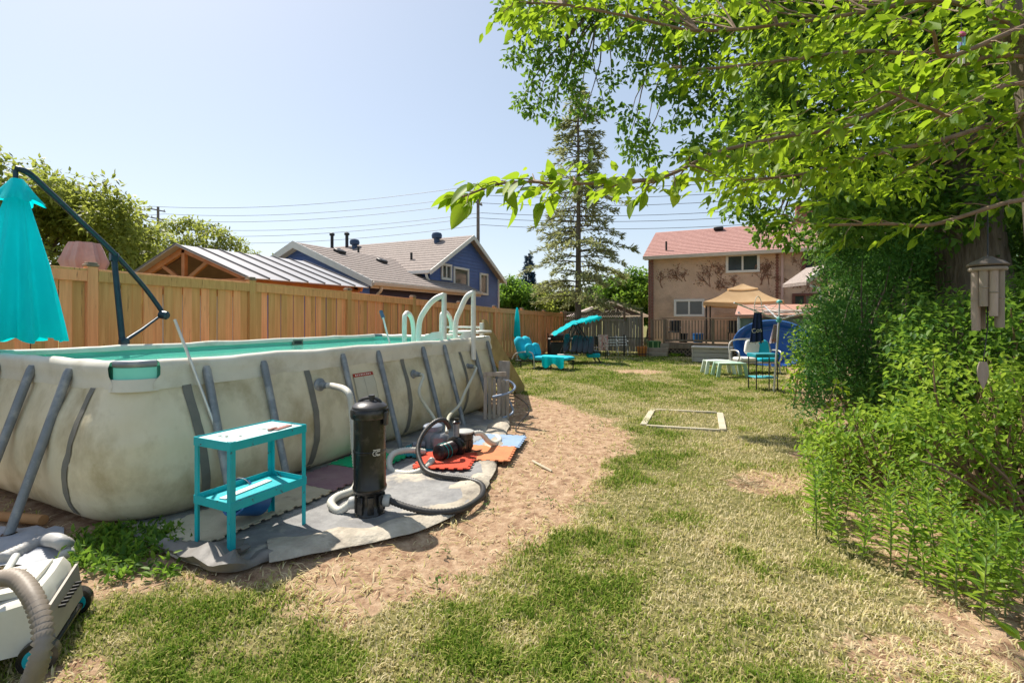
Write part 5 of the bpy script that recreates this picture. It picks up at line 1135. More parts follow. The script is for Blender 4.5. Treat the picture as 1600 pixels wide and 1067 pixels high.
foldchair(W(957,21.6), 'white strap garden chair before grey fence, nearer the draped chair'); foldchair(W(972,21.9), 'white strap garden chair before grey fence, nearer the deck')
IY = 20.6; irf = thing('iron_fence', 'low black metal picket fence crossing the far lawn', 'fence', (-6, IY, 0)); pk_me = MB().tube([(0,0,0), (0,0,.86)], .009, 6).mesh('picket'); pk_me.materials.append(black_metal)
x = -8.0; k = 0
while x < -3.45:
    if k % 9 == 0: part('post', MB().box((x, IY, .48), (.05,.05,.96), .005), black_metal, irf)
    else: inst('picket', pk_me, irf, (x, IY, .02))
    x += .128; k += 1
for z in (.14, .80): part('rail', MB().box((-5.7, IY, z), (4.6,.02,.03), .003), black_metal, irf)
# closed slim parasol near the fence corner
ps_ = W(808,18.6); pr = thing('parasol', 'slim closed turquoise parasol standing near the cedar fence', 'parasol', tuple(ps_))
part('pole', MB().tube([ps_, ps_+V(0,0,2.0)], .02, 8), white_plastic, pr); part('canopy', MB().lathe(ps_, [(.02,2.06),(.05,1.98),(.09,1.7),(.12,1.3),(.14,.95),(.08,.88),(.03,.86)][::-1], 10), teal_fab, pr)
# pots by the steps
solo('flower_pot', MB().lathe(W(1003,20.9), [(.15,0),(.17,.02),(.21,.36),(.23,.36),(.23,.42),(.19,.42),(.18,.1)], 18), mat('orange_terracotta', (.70,.26,.06), (.6,.2,.05), 4, .6), 'bright orange plant pot standing beside the deck steps', 'pot')
gb = W(1022,21.4); gbn = thing('garden_bag', 'green striped garden bag beside the deck steps', 'bag', tuple(gb))
part('body', MB().lathe(gb, [(.25,0),(.28,.05),(.30,.62),(.27,.64)], 16), mat('dark_green_bag', (.05,.14,.04), None, 4, .7), gbn)
for k in range(8): a = k*math.pi/4; part('stripe', MB().box(gb+V(.29*math.cos(a), .29*math.sin(a), .33), (.03,.05,.56), .005, rz=a), mat('pale_green_strip', (.30,.42,.16), None, 4, .7), gbn)
# buried timber frame in the lawn
f4 = [G(1020,641), G(1125,646), G(1130,674), G(1005,666)]; sf = thing('timber_frame', 'square frame of pale timber set into the lawn', 'timber frame', tuple(f4[0]))
plank_m = mat('bleached_timber', (.56,.50,.38), (.46,.40,.29), 4, .85, .3, 12)
for i in range(4):
    a, b = f4[i], f4[(i+1) % 4]; d = (b-a).normalized()*.05
    part('timber', MB().beam(a+d+V(0,0,.005), b-d+V(0,0,.005), .10 if i % 2 else .05, .05, .006), plank_m, sf)
solo('stick', MB().tube([V(*G(832,722).xy,.015), V(*G(862,738).xy,.015)], .012, 6), plank_m, 'pale stick lying on the bare soil by the tarpaulin', 'stick')
# ------------------------------------------------------------- trees and shrubs
def crown_pts(clumps, per, flat=.75):
    P_, D_ = [], []
    for (c, r) in clumps:
        n = max(6, int(per*(r/.5)**2)); v = rdir(n)*np.power(rng.random(n), .45)[:, None]; v[:, 2] *= flat
        P_.append(np.array(c)[None, :]+v*r); D_.append(v)
    return np.concatenate(P_), np.concatenate(D_)
def leaves(o, clumps, per, size, m, wr=.5, flat=.75, quad=True, droop=.35, nm='crown', upn=.7):
    p, d = crown_pts(clumps, per, flat); n = len(p)
    dr = unit(d*.6+rdir(n)*.75+np.array([0,0,-droop])); nr = unit(rdir(n)*(1-upn)+np.array([0,0,upn]))
    me = leafmesh(nm, p, dr, nr, size*rng.uniform(.65, 1.25, n), wr, quad=quad, off=OFF[o]); me.materials.append(m)
    c = bpy.data.objects.new(nm, me); link(c, o); OFF[c] = OFF[o]; return c
def limb(mb, a, b, r0, r1, bend=.15, n=6, k=6):
    a, b = Vector(a), Vector(b); d = (b-a); L = d.length; side = V(rnd.uniform(-1,1), rnd.uniform(-1,1), rnd.uniform(-.2,.8))*L*bend
    pts = [a+d*t+side*math.sin(math.pi*t)+V(rnd.uniform(-1,1), rnd.uniform(-1,1), rnd.uniform(-1,1))*L*.02*(0 < t < 1) for t in np.linspace(0, 1, n)]
    mb.tube(pts, [r0+(r1-r0)*t for t in np.linspace(0, 1, n)], k); return pts
def round_tree(name, label, base, h, rx, cz, rz, ncl, rcl, per, size, m, tr=.16, wr=.5, quad=False, group=None, shell=.55, flat=.75, upn=.6):
    base = Vector(base); o = thing(name, label, 'tree', tuple(base), group); cl = []
    for k in range(ncl):
        v = rdir(1)[0]; 
        if v[2] < -.55: v[2] *= -.5
        f = shell+(1-shell)*rnd.random(); cl.append((base+V(v[0]*rx*f, v[1]*rx*f, cz+v[2]*rz*f), rcl*rnd.uniform(.7, 1.25)))
    mb = MB(); top = base+V(rnd.uniform(-.2,.2), rnd.uniform(-.2,.2), cz-.2*rz); limb(mb, base-V(0,0,.1), top, tr, tr*.6, .04, 7, 9); part('trunk', mb, bark, o)
    mb = MB()
    for c, r in cl[::2]: limb(mb, base+(top-base)*rnd.uniform(.45, 1), c, tr*.35, .015, .12, 5, 5)
    part('limbs', mb, bark, o)
    leaves(o, cl, per, size, m, wr, quad=quad, flat=flat, upn=upn); return o
# left background
T1 = round_tree('maple_tree', 'leafy tree with upright shoots rising behind the fence and turquoise umbrella', W(40,15.5), 6.6, 3.6, 4.1, 1.9, 70, .75, 190, .20, L_olive, .2)
b1 = W(40,15.5); sh_cl = []
for px, py in ((5,248),(30,262),(62,262),(85,280),(112,285),(150,292),(172,290),(195,315),(205,335),(130,310),(50,280),(185,345)):
    q_ = P(px, py, 14.8+rnd.uniform(-1,1)); sh_cl += [(q_, .30), (q_-V(0,0,.45), .42), (q_-V(0,0,.95), .5)]
leaves(T1, sh_cl, 150, .19, L_olive, .5, 1.3, False, nm='shoots')
o = thing('spreading_tree', 'flat-topped spreading olive-green tree beyond the timber gazebo', 'tree', tuple(W(325,26))); bs = W(325,26); cl = []
for px, py in ((205,372),(225,350),(250,345),(275,338),(300,333),(325,345),(345,352),(365,368),(385,382),(240,375),(270,365),(300,360),(330,372),(355,388),(285,390),(215,395),(250,400),(320,400),(345,405),(190,400),(300,385)):
    q_ = P(px, py+14, 26+rnd.uniform(-2,2)); cl.append((q_, rnd.uniform(.6,.9)))
mb = MB(); limb(mb, bs, P(320,420,26), .28, .2, .03, 6, 9); 
for c, r in cl: limb(mb, P(320,425,26), c, .10, .02, .1, 5, 5)
part('trunk', mb, bark, o); leaves(o, cl, 130, .24, L_olive, .45, .5, False)
round_tree('small_tree', 'small round green tree peeking over the blue garage ridge', W(422,46), 6, 2.0, 6.3, 1.3, 14, .9, 70, .35, L_olive, .15)
FAR = 'trees beyond the far fences'
for px, Z, top, rx, m, lb, n in ((800,38,436,2.4,L_mid,'mid green tree right of the blue house gable',26),(838,42,448,2.6,L_olive,'yellow-green tree behind the pale shed roof',26),(868,39,455,2.2,L_olive,'olive tree behind the tall conifer trunk',22),
                        (982,33,424,2.3,L_mid,'bright dense tree between conifer and stucco house',34),(948,37,445,2.0,L_mid,'smaller green tree behind the garden shelter',22),(900,41,460,2.6,L_dark,'dark low tree directly behind the conifer',22),
                        (775,52,455,3.0,L_mid,'hazy green tree far behind the blue gable corner',20),(1012,40,450,2.5,L_dark,'dark green tree touching the stucco house edge',20)):
    h = EYE+(HZ-top)/FPX*Z; round_tree('garden_tree', lb, W(px,Z), h, rx, h*.56, h*.44, n, .85, 120, .30, m, .16, group=FAR)
# tree belt that closes the view far behind (left and right of the houses)
bel = [(-60,40),(20,42),(110,46),(160,50),(480,60),(560,64),(640,66),(700,60),(1060,55),(1150,58),(1240,54)]
for k, (px, Z) in enumerate(bel):
    h = rnd.uniform(4.2, 5.5); round_tree('distant_tree', 'distant green tree showing only above low roofs', W(px,Z), h, 3.6, h*.52, h*.46, 18, 1.3, 60, .5, L_mid, .2, group='distant trees closing the view')
# blue spruce
def conifer(name, label, base, h, r0, m, nw, per, needle, droop, top_r=.1, lower=.12, trunk=.2, sparse=1.0, rp=1.0):
    base = Vector(base); o = thing(name, label, 'conifer', tuple(base)); part('trunk', MB().tube([base, base+V(.03,0,h*.5), base+V(0,0,h)], [trunk, trunk*.6, .02], 9), bark, o); mb = MB(); P_, D_ = [], []
    for i in range(nw):
        t = lower+(1-lower)*i/nw; z = h*t; R_ = (r0*(1-t)**rp+top_r)*rnd.uniform(.6, 1.12)
        for k in range(rnd.choice((3,4,5))):
            a = rnd.uniform(0, 2*math.pi); L_ = R_*rnd.uniform(.55, 1.1); s = base+V(0,0,z); dd = V(math.cos(a), math.sin(a), 0)
            pts = [s+dd*L_*f+V(0,0,L_*(.22*f-droop*f*f)) for f in np.linspace(0, 1, 6)]; mb.tube(pts, [.028*(1-.8*f)+.004 for f in np.linspace(0, 1, 6)], 4)
            n = int(per*L_*sparse)+3; f = .18+.82*np.power(rng.random(n), .8); sd = rng.normal(0, 1, n)*.20*L_*(1.1-f)*1.0
            pp = np.array(s)[None]+np.outer(f*L_, np.array(dd))+np.outer(sd, np.array([-dd.y, dd.x, 0])); pp[:, 2] += L_*(.22*f-droop*f*f)+rng.normal(0, .05, n)-np.abs(sd)*.3
            P_.append(pp); D_.append(np.outer(np.ones(n), np.array(dd))+rdir(n)*.75+np.array([0,0,-.1]))
    part('branches', mb, bark, o); p = np.concatenate(P_); d = np.concatenate(D_); n = len(p)
    me = leafmesh('foliage', p, d, rdir(n)*.6+np.array([0,0,.7]), needle*rng.uniform(.6,1.3,n), .30, quad=False, off=OFF[o]); me.materials.append(m); c = bpy.data.objects.new('foliage', me); link(c, o); return o
conifer('spruce_tree', 'narrow blue spruce standing far behind the cedar fence', W(826,46), 7.8, 1.6, L_spruce, 34, 120, .34, .25, .15, .25)
conifer('pine_tree', 'tall sparse conifer with open drooping branches before the grey fence', W(903,22.4), 12.6, 3.4, L_conif, 44, 50, .24, .36, .35, .19, .17, rp=.72)
# ------------------------------------------------------------- big shade tree on the right (trunk behind shrubs)
bt = thing('shade_tree', 'big shade tree with dark furrowed trunk whose crown hangs over the lawn', 'tree', tuple(W(1518,7.6)))
tb0 = W(1518,7.6); fork = P(1500,60,7.8); mb = MB(); mb.tube(cr([tb0-V(0,0,.1), P(1522,470,7.6), P(1515,380,7.6), P(1505,230,7.7), fork], 5), [.52-.2*k/20 for k in range(21)], 16)
part('trunk', mb, bark, bt)
cl = []
# hanging outer clumps over the lawn
for px, py, Z, r in ((790,15,9,.30),(822,22,9,.34),(860,30,9,.42),(900,22,9,.42),(940,20,8.8,.42),(985,20,8.6,.45),(800,92,9.2,.22),(815,70,9,.26),(835,95,9.2,.32),(860,75,9,.38),(880,110,9.2,.36),(905,85,9,.40),(830,128,9.3,.2),(815,158,9.4,.25),(838,168,9.3,.27),(858,150,9.4,.24),
                     (895,130,9,.28),(900,160,9.2,.26),(915,175,9,.22),(865,185,9.4,.18),(945,165,9,.22),(955,125,8.8,.26),(975,60,8.6,.42),(985,185,8.8,.30),(1000,235,8.8,.33),(980,225,9,.22),(1010,205,8.7,.24),(1020,245,8.8,.22),(1040,140,8.3,.3),(1000,110,8.5,.30),(1020,60,8.2,.5),(1060,30,8,.5),(1070,85,8,.45),(1065,140,8,.34),
                     (1085,170,8,.3),(1050,190,8.4,.22),(1110,60,7.8,.55),(1110,120,7.8,.42),(1130,170,7.9,.34),(1100,225,8,.34),(1075,240,8,.26),(1130,230,7.8,.28),(1160,200,7.8,.36),(1150,260,8,.32),(1165,300,8,.34),(1150,330,8.2,.26),(1190,330,8,.34),(1185,365,8.4,.24),(1215,345,8.2,.3),(1210,370,8.6,.2),(1235,375,8.6,.22)): cl.append((P(px,py,Z), r))
for k in range(270):   # the dense inner crown
    px = 1150+rnd.random()**.85*560; py = rnd.uniform(-60, 360)
    if px < 1260 and py > 200+ (px-1150): continue
    if rnd.random() < .12: continue
    cl.append((P(px, py, rnd.uniform(6.4, 11.0)), rnd.uniform(.34, .62)))
for k in range(60): cl.append((P(rnd.uniform(900,1650), rnd.uniform(-330,-60), rnd.uniform(6.5,11)), rnd.uniform(.5,.8)))
mb = MB(); hubs = [P(1420,60,8), P(1330,120,8), P(1250,60,8.2), P(1150,40,8.4), P(1040,20,8.8), P(940,10,9), P(1350,250,8), P(1600,100,8.5), P(1250,260,8)]
for h_ in hubs[:3]+hubs[6:8]: limb(mb, fork if h_.z > fork.z-.6 else P(1508,230,7.7), h_, .15, .07, .06, 8, 8)
limb(mb, hubs[2], hubs[3], .07, .05, .04); limb(mb, hubs[3], hubs[4], .05, .035, .04); limb(mb, hubs[4], hubs[5], .035, .02, .04); limb(mb, hubs[6], hubs[8], .06, .03, .04)
for c, r in cl:
    h_ = min(hubs, key=lambda q: (q-c).length); limb(mb, h_, c, .022, .006, .10, 6, 5)
part('limbs', mb, bark, bt); leaves(bt, cl, 300, .115, L_mid, .55, .85, True, .5, upn=.45)
# ------------------------------------------------------------- near tree with big bright leaves
nt_ = thing('mulberry_tree', 'leafy tree reaching in low bright branches of large yellow-green leaves', 'tree', tuple(W(1690,3.6)))
n0 = W(1690,3.6); mb = MB(); mb.tube(cr([n0-V(0,0,.1), n0+V(-.05,.1,1.4), P(1625,120,3.7), P(1580,20,3.7), P(1560,-120,3.8)], 6), [.20-.004*k for k in range(25)], 12); part('trunk', mb, bark, nt_)
BR = [([(1625,95,3.7),(1530,105,3.6),(1470,128,3.5),(1400,160,3.3),(1320,195,3.1),(1230,222,2.9),(1130,248,2.75),(1020,268,2.6),(900,284,2.5),(800,298,2.4),(722,308,2.35)], 60, .055),
      ([(1600,40,3.7),(1480,10,3.5),(1350,15,3.4),(1220,25,3.3),(1100,35,3.2),(980,24,3.1),(880,10,3.05),(800,6,3.0)], 44, .06),
      ([(1580,70,3.7),(1450,75,3.4),(1340,90,3.2),(1230,105,3.1),(1120,112,3.0),(1060,105,2.95)], 44, .065),
      ([(1610,180,3.6),(1500,210,3.2),(1400,235,3.0),(1310,262,2.9),(1230,275,2.9),(1150,282,2.9)], 44, .06),
      ([(1640,300,3.5),(1560,325,3.2),(1470,342,3.1),(1380,352,3.0),(1290,356,3.0),(1240,342,3.0)], 22, .10),
      ([(1630,150,3.6),(1570,150,2.9),(1500,170,2.6),(1440,165,2.5),(1380,140,2.45)], 30, .06),
      ([(1630,20,3.6),(1560,60,2.8),(1500,90,2.6),(1460,60,2.5),(1400,30,2.5)], 26, .06)]
def leafproto(L_=.13, w_=.075):
    mb = MB(); n = 7; rows = []
    for i in range(n+1):
        t = i/n; hw_ = w_/2*math.sin(math.pi*min(1, t**.75*1.0))**.8 if 0 < t < 1 else .0008; zc = -.16*L_*t*t
        rows.append([V(t*L_, -hw_, zc+hw_*.28), V(t*L_, -hw_*.5, zc+hw_*.10), V(t*L_, 0, zc), V(t*L_, hw_*.5, zc+hw_*.10), V(t*L_, hw_, zc+hw_*.28)])
    mb.grid(rows); m = mb.mesh('leaf', ang=180); m.materials.append(L_bright); return m
LP = [leafproto(.14,.075), leafproto(.12,.06), leafproto(.155,.085)]
extra_p, extra_d = [], []; cnt = 0; bmb_pts = []
for path, nl, tw_ in BR:
    c = cr([P(*q)+V(rnd.uniform(-.05,.05), rnd.uniform(-.05,.05), rnd.uniform(-.05,.05))*(i_ < len(path)-1) for i_, q in enumerate(path)], 8); mb = MB(); mb.tube(c, [.015*(1-.85*k/(len(c)-1))+.0025 for k in range(len(c))], 8); brn = part('branch', mb, twig, nt_); bmb_pts.append(c)
    tm_ = MB()
    for k in range(nl):
        f = .10+.90*(k+.5)/nl; i = min(len(c)-2, int(f*(len(c)-1))); p = c[i].lerp(c[i+1], f*(len(c)-1)-i); t = (c[i+1]-c[i]).normalized(); sd2 = t.cross(V(0,0,1)).normalized()*(1 if k % 2 else -1)
        tl = rnd.uniform(.03,.20); td = (sd2*rnd.uniform(.3,1)+t*.5+V(0,0,rnd.uniform(-.7,.45))).normalized(); e = p+td*tl; tm_.tube([p, p+td*tl*.5+V(0,0,.01), e], [.004,.003,.002], 4)
        nlf = 1 if cnt < 295 else 0
        for q in range(6):
            s = e if q == 0 else p.lerp(e, .45+.25*q*rnd.random()); d = (td*.6+t*.35+V(rnd.uniform(-.6,.6), rnd.uniform(-.6,.6), rnd.uniform(-.75,.1))).normalized()
            if cnt < 296 and q < (2 if path is BR[0][0] else 1):
                nrm = (V(0,0,1)+V(rnd.uniform(-.6,.6), rnd.uniform(-.6,.6), 0)).normalized(); y_ = nrm.cross(d).normalized(); z_ = d.cross(y_)
                l = bpy.data.objects.new('leaf', LP[rnd.randrange(3)]); link(l, brn); l.matrix_local = Matrix.Translation(s-OFF[nt_])@Matrix((d, y_, z_)).transposed().to_4x4()@Matrix.Scale(rnd.uniform(.65,1.1)*(1 if path is BR[0][0] else .68), 4); cnt += 1
            else: extra_p.append(list(s)); extra_d.append(list(d))
    part('twigs', tm_, twig, nt_, kind='stuff')
# remaining leaves of the near tree, upper right mass, joined
ucl = [(P(rnd.uniform(1120,1660), rnd.uniform(-60,300), rnd.uniform(3.3,4.8)), rnd.uniform(.16,.30)) for _ in range(120)]+[(P(rnd.uniform(785,1200), rnd.uniform(-50,45), rnd.uniform(3.2,4.6)), rnd.uniform(.14,.22)) for _ in range(46)]+[(P(x_, 250+(1180-x_)*.125+rnd.uniform(-22,26), rnd.uniform(2.6,3.1)), rnd.uniform(.06,.10)) for x_ in range(800,1200,16)]
p2, d2 = crown_pts(ucl, 190); pp = np.concatenate([np.array(extra_p), p2]); dd = np.concatenate([np.array(extra_d), unit(d2*.5+rdir(len(p2))*.7+np.array([-.2,-.1,-.35]))]); n = len(pp)
me = leafmesh('foliage', pp, dd, rdir(n)*.45+np.array([0,0,.6]), .082*rng.uniform(.45,1.4,n), rng.uniform(.4,.62,n), off=OFF[nt_]); me.materials.append(L_bright); c = bpy.data.objects.new('foliage', me); link(c, nt_); c['kind'] = 'stuff'
mb = MB(); hb_ = [q for b_ in bmb_pts for q in b_[::4]]
for c_, r in ucl[::2]: limb(mb, min(hb_, key=lambda q: (q-c_).length), c_, .008, .003, .08, 5, 4)
part('twigs', mb, twig, nt_, kind='stuff')
# ------------------------------------------------------------- shrubs along the right side
def shrub(name, label, base, clumps, per, size, m, wr=.55, quad=True, flat=.85, upn=.7, droop=.2, stem=.02, cat='shrub', group=None):
    base = Vector(base); o = thing(name, label, cat, tuple(base), group); mb = MB()
    for c, r in clumps[::3]: limb(mb, base+V(rnd.uniform(-.3,.3), rnd.uniform(-.3,.3), -.05), c, stem, .005, .1, 6, 5)
    part('stems', mb, twig, o); leaves(o, [(c, r*1.2) for c, r in clumps], per*1.7, size, m, wr, flat, quad, droop, 'foliage', upn); return o
def cl_px(n, x0, x1, y0, y1, z0, z1, r0, r1, f=None):
    out = []
    while len(out) < n:
        a, b = rnd.uniform(x0,x1), rnd.uniform(y0,y1)
        if f and not f(a, b): continue
        q = P(a, b, rnd.uniform(z0,z1)); 
        if q.z > .1: out.append((q, rnd.uniform(r0,r1)))
    return out
# juniper: feathery upright sprays
jb = W(1350,8.2); jo = thing('juniper_bush', 'dark feathery juniper bush spilling over the lawn edge', 'juniper', tuple(jb)); jc = cl_px(170, 1262,1450,372,655, 7.0,9.2, .09,.36, lambda a,b: a > 1262+max(0,(470-b))*.55 and a > 1250+max(0,(b-560))*.15)
mb = MB(); 
for c_, r in jc[::4]: limb(mb, jb+V(rnd.uniform(-.3,.3), rnd.uniform(-.3,.3), 0), c_, .03, .006, .08, 6, 5)
part('stems', mb, bark, jo); p, d = crown_pts([(c_, r*1.15) for c_, r in jc], 620, 1.0); n = len(p); out_ = unit(p-np.array([jb.x, jb.y, .9])[None])
me = leafmesh('foliage', p, unit(out_*.55+rdir(n)*.85+np.array([0,0,.2])), rdir(n), .075*rng.uniform(.6,1.4,n), .28, quad=False, off=OFF[jo]); me.materials.append(L_junip); c = bpy.data.objects.new('foliage', me); link(c, jo)
shrub('dogwood_shrub', 'yellow-green broadleaf shrub at the juniper foot by clothes line', W(1262,9.2), cl_px(26, 1235,1300,520,606, 8.8,9.6, .14,.24), 110, .085, L_bright)
shrub('lilac_shrub', 'tall dense dark leafy shrub behind the big trunk', W(1450,10.5), cl_px(120, 1290,1680,300,560, 9.4,12.0, .4,.62), 95, .12, L_dark)
shrub('mock_orange_shrub', 'large glossy green shrub below the bamboo chime', W(1520,5.2), cl_px(210, 1395,1690,425,690, 4.5,6.4, .16,.28, lambda a,b: b > 430+max(0,(1470-a))*.8 and not (a > 1465 and b < 470 and a < 1580)), 140, .075, L_mid, upn=.8)
shrub('ninebark_shrub', 'bright green shrub filling the bed under the glossy one', W(1590,3.9), cl_px(150, 1400,1700,560,745, 3.5,4.8, .11,.20), 120, .062, L_weed, upn=.8)
shrub('honeysuckle_shrub', 'lower leafy shrub with ovate leaves at the bed edge', W(1335,4.9), cl_px(110, 1268,1440,630,740, 4.4,6.0, .09,.18, lambda a,b: b > 640+max(0,1310-a)*.4), 130, .062, L_weed, upn=.75)
shrub('sapling', 'single pale upright sapling with large leaves before juniper', W(1312,5.6), [(P(1310+rnd.uniform(-12,12), y_, 5.6), .07) for y_ in (600,612,625,640,655)], 160, .085, L_bright)
# shrubs that close the far right side of the yard
for px, Z, h, lb, m in ((1760,7,3.4,'broad dark shrub at the yard edge beyond the glossy shrub',L_dark),(1620,13,4.2,'tall green shrub row behind the shade tree',L_mid),(1480,17,4.6,'tall green shrub beside the porch',L_dark),(1380,15,3.6,'green shrub between juniper and porch',L_mid),(2000,6,3.2,'leafy shrub hugging the right boundary',L_mid)):
    b_ = W(px,Z); shrub('boundary_shrub', lb, b_, [(b_+V(rnd.uniform(-1.3,1.3), rnd.uniform(-1.3,1.3), rnd.uniform(.3,h)), rnd.uniform(.4,.6)) for _ in range(42)], 60, .15, m, quad=False)
# ------------------------------------------------------------- weed stalks in the bed
def weed(h, n, L_, label):
    o = thing('weed_plant', label, 'plant', (0,0,0), 'weed stalks in the soil bed'); mb = MB(); bend = V(rnd.uniform(-.1,.1), rnd.uniform(-.1,.1), 0); pts = [V(0,0,-.02)+bend*t*t*h+V(0,0,h*t) for t in np.linspace(0,1,6)]; mb.tube(pts, [.005-.0006*k for k in range(6)], 5); part('stem', mb, mat('weed_stem', (.14,.18,.05), None, 4, .7), o)
    p, d = [], []
    for k in range(n):
        t = .12+.88*k/n; a = k*2.4+rnd.uniform(-.3,.3); q = bend*t*t*h+V(0,0,h*t); p.append(list(q)); up_ = .2+.9*t*t; d.append([math.cos(a), math.sin(a), up_])
    p, d = np.array(p), np.array(d); ll = L_*np.concatenate([np.linspace(.75,1.1,n//2), np.linspace(1.1,.55,n-n//2)])
    me = leafmesh('leaves', p, d, np.tile([0.,0.,1.], (n,1))+rdir(n)*.25, ll, .26); me.materials.append(L_weed); l = bpy.data.objects.new('leaves', me); link(l, o); return o
wl_ = 'young upright weed stalk with narrow bright leaves growing in bare soil'
protos = [weed(rnd.uniform(.30,.52), 34, .10, wl_) for _ in range(5)]
spots = []
for k in range(1600):
    if len(spots) >= 78: break
    px, py = rnd.uniform(1262,1600), rnd.uniform(700,985); lo = 735+(px-1270)*.50; hi = lo+105
    if not (lo-35 < py < hi) : continue
    q = G(px, py)
    if all((q-s).length > .075 for s in spots): spots.append(q)
for i, q in enumerate(spots):
    o = protos[i] if i < 5 else copy_tree(protos[i % 5]); o.location = (q.x, q.y, float(gz(q.x, q.y))); o.rotation_euler = (rnd.uniform(-.12,.12), rnd.uniform(-.12,.12), rnd.uniform(0,6.28)); s = rnd.uniform(.75,1.25); o.scale = (s,s,s)
# low broadleaf weeds by the pool corner and scattered in the lawn
def lowweeds(label, pts, size, m, spread, per, name='ground_weeds'):
    o = thing(name, label, 'weeds', tuple(pts[0])); o['kind'] = 'stuff'; p = np.concatenate([np.array([[q.x, q.y, .02]])+rng.normal(0,1,(per,3))*np.array([spread,spread,.03]) for q in pts]); p[:, 2] = np.abs(p[:, 2])+.01; n = len(p)
    me = leafmesh('leaves', p, rdir(n)+np.array([0,0,.7]), rdir(n)*.5+np.array([0,0,.7]), size*rng.uniform(.5,1.3,n), .4, off=OFF[o]); me.materials.append(m); l = bpy.data.objects.new('leaves', me); link(l, o); l['kind'] = 'stuff'
lowweeds('lush dark green weeds at the near pool corner', [G(rnd.uniform(120,275), rnd.uniform(832,905)) for _ in range(46)], .06, L_mid, .05, 34)
lowweeds('small dark weed tufts on the bare soil', [G(a, b) for a, b in ((925,668),(938,670),(860,790),(700,870),(760,800),(985,655),(690,918))], .035, L_dark, .025, 14)
lowweeds('leafy weeds under the deck edge', [W(rnd.uniform(1045,1080), 20.9+rnd.uniform(-.2,.3)) for _ in range(14)], .12, L_weed, .08, 22)
# broad leaves entering at the right edge
shrub('hosta_clump', 'few large broad leaves at the bed edge beside weed stalks', W(1600,2.9), [(P(1590,840,2.9), .07), (P(1575,880,2.85), .06), (P(1600,815,3.0), .07), (P(1610,1000,2.3), .05)], 200, .10, L_weed, wr=.8)
# dry straw tufts
for a, b, lb in ((1165,758,'pale dry straw tuft on the lawn by the bare patch'),(1420,700,'pale dry straw tuft among the bed plants'),(1560,905,'fallen dry stalks under the weed stalks')):
    q = G(a, b); n = 90; p = np.array([[q.x, q.y, .01]])+rng.normal(0,.05,(n,3))*np.array([1,1,.2]); d = rdir(n)*np.array([1,1,.3])+np.array([0,0,.25]); me = leafmesh('dry_stalks', p-np.array(q)[None], d, rdir(n), rng.uniform(.10,.24,n), .035, quad=False); me.materials.append(mat('straw', (.50,.42,.27), (.36,.28,.17), 6, .9)); l = bpy.data.objects.new('dry_stalks', me); link(l); l.location = q; tag(l, lb, 'straw')
# ------------------------------------------------------------- hanging things
bc_ = thing('bamboo_chime', 'grey bamboo wind chime with domed top hanging from a dark branch', 'wind chime', tuple(P(1543,415,3.0))); bam = mat('grey_bamboo', (.25,.205,.165), (.34,.285,.235), 5, .7, .3, 14, stretch=(3,3,.6), rand=.2); ctop = P(1543,416,3.0)
part('dome', MB().lathe(ctop, [(.095,0),(.10,.008),(.075,.03),(.04,.045),(.02,.06)], 20), mat('dark_coconut', (.10,.08,.065), (.16,.13,.11), 6, .7, .2), bc_); part('ring', MB().lathe(ctop-V(0,0,.03), [(.088,0),(.092,.01),(.088,.022)], 20), bam, bc_)
part('cord', MB().tube([ctop+V(0,0,.05), P(1543,331,3.17)], .004, 5), black_metal, bc_)
for k, (a, L_) in enumerate(((0.2,.34),(.98,.25),(1.75,.36),(2.5,.30),(3.3,.37),(4.1,.22),(4.85,.28),(5.6,.35))):
    c_ = ctop+V(.058*math.cos(a), .058*math.sin(a), -.03); tb_ = part('tube', MB().tube([c_, c_-V(0,0,L_)], [.022,.021], 12), bam, bc_); part('node', MB().lathe(c_-V(0,0,L_*.5), [(.022,0),(.025,.005),(.022,.01)], 12), bam, tb_)
part('clapper', MB().tube([ctop-V(0,0,.03), ctop-V(0,0,.40)], .004, 5), black_metal, bc_); part('sail', MB().grid([[P(1535+9*math.sin(math.pi*min(1,t*.8+.2))*s*1.0, 565+42*t, 3.0) for s in (-1,-.5,0,.5,1)] for t in np.linspace(0,1,7)], .006), bam, bc_); part('sail_cord', MB().tube([ctop-V(0,0,.39), P(1536,568,3.0)], .003, 4), black_metal, bc_)
gw = thing('glass_chime', 'small pale blue and pink wind chime near the upper trunk', 'wind chime', tuple(P(1500,66,2.7))); gt = P(1502,58,2.7)
part('cap', MB().lathe(gt, [(.018,0),(.022,.01),(.012,.025),(.004,.03)], 12), mat('pink_cap', (.40,.08,.16), None, 4, .5), gw); part('cord', MB().tube([gt+V(0,0,.02), gt+V(0,0,.16)], .002, 4), black_metal, gw)
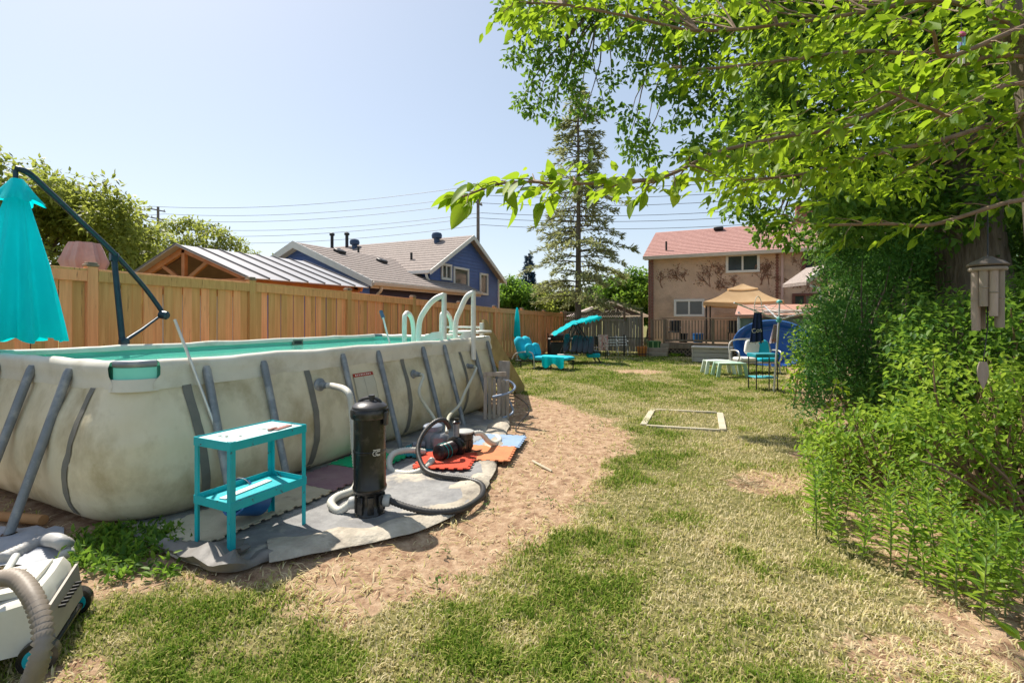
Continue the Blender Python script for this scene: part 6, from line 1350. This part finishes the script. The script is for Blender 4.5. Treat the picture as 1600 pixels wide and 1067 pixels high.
for dx, L_, m_ in ((-.016,.10,mat('pale_blue_tube', (.35,.58,.70), None, 4, .3)),(.0,.07,mat('violet_tube', (.30,.28,.60), None, 4, .3)),(.016,.085,mat('mint_tube', (.25,.62,.55), None, 4, .3))): part('tube', MB().tube([gt+u*dx, gt+u*dx-V(0,0,L_)], .006, 8), m_, gw)
for dx in (-.012,.014): part('sail', MB().box(gt+u*dx-V(0,0,.135), (.012,.004,.03), .002, rz=TH), whitepr, gw)

# ------------------------------------------------------------- leaf litter and pebbles on the bare soil
n = 5200; lx_ = rng.uniform(-4.2, 2.6, n); ly_ = rng.uniform(1.2, 13, n); k_ = (dirtmask(lx_, ly_) > .4) & (polydist(lx_, ly_, TARP) < -.03) & ((lx_ > .2) | (rng.random(n) < .35)); lx_, ly_ = lx_[k_], ly_[k_]; n = len(lx_)
me = leafmesh('leaf_litter', np.stack([lx_, ly_, gz(lx_, ly_)+.006], -1), rdir(n)*np.array([1,1,.12]), rdir(n)*.25+np.array([0,0,1.]), rng.uniform(.015,.055,n), rng.uniform(.15,.55,n)); me.materials.append(leafmat('dry_litter', (.26,.17,.10), (.46,.36,.23), (.3,.2,.1), .1, .55, 3, .9)); o = bpy.data.objects.new('leaf_litter', me); link(o); tag(o, 'dry brown leaf litter scattered over the bare soil', 'leaf litter', kind='stuff')
ps2 = [(x, y) for x, y in zip(rng.uniform(-3.2,1.6,900), rng.uniform(1.5,9,900)) if float(dirtmask(np.array(x), np.array(y))) > .5 and float(polydist(np.array(x), np.array(y), TARP)) < -.05][:260]
mb = MB()
for x, y in ps2:
    r = rnd.uniform(.006,.018); z = float(gz(x, y)); a0 = rnd.uniform(0,6.28); vs_ = [V(x, y, z+r*.9)]+[V(x+r*rnd.uniform(.8,1.3)*math.cos(a0+k*1.2566), y+r*rnd.uniform(.8,1.3)*math.sin(a0+k*1.2566), z+r*rnd.uniform(.1,.4)) for k in range(5)]; mb.add(vs_, [(0, 1+k, 1+(k+1) % 5) for k in range(5)])
solo('soil_clods', mb, dirtm, 'small soil clods and pebbles on the bare ground', 'pebbles', kind='stuff')
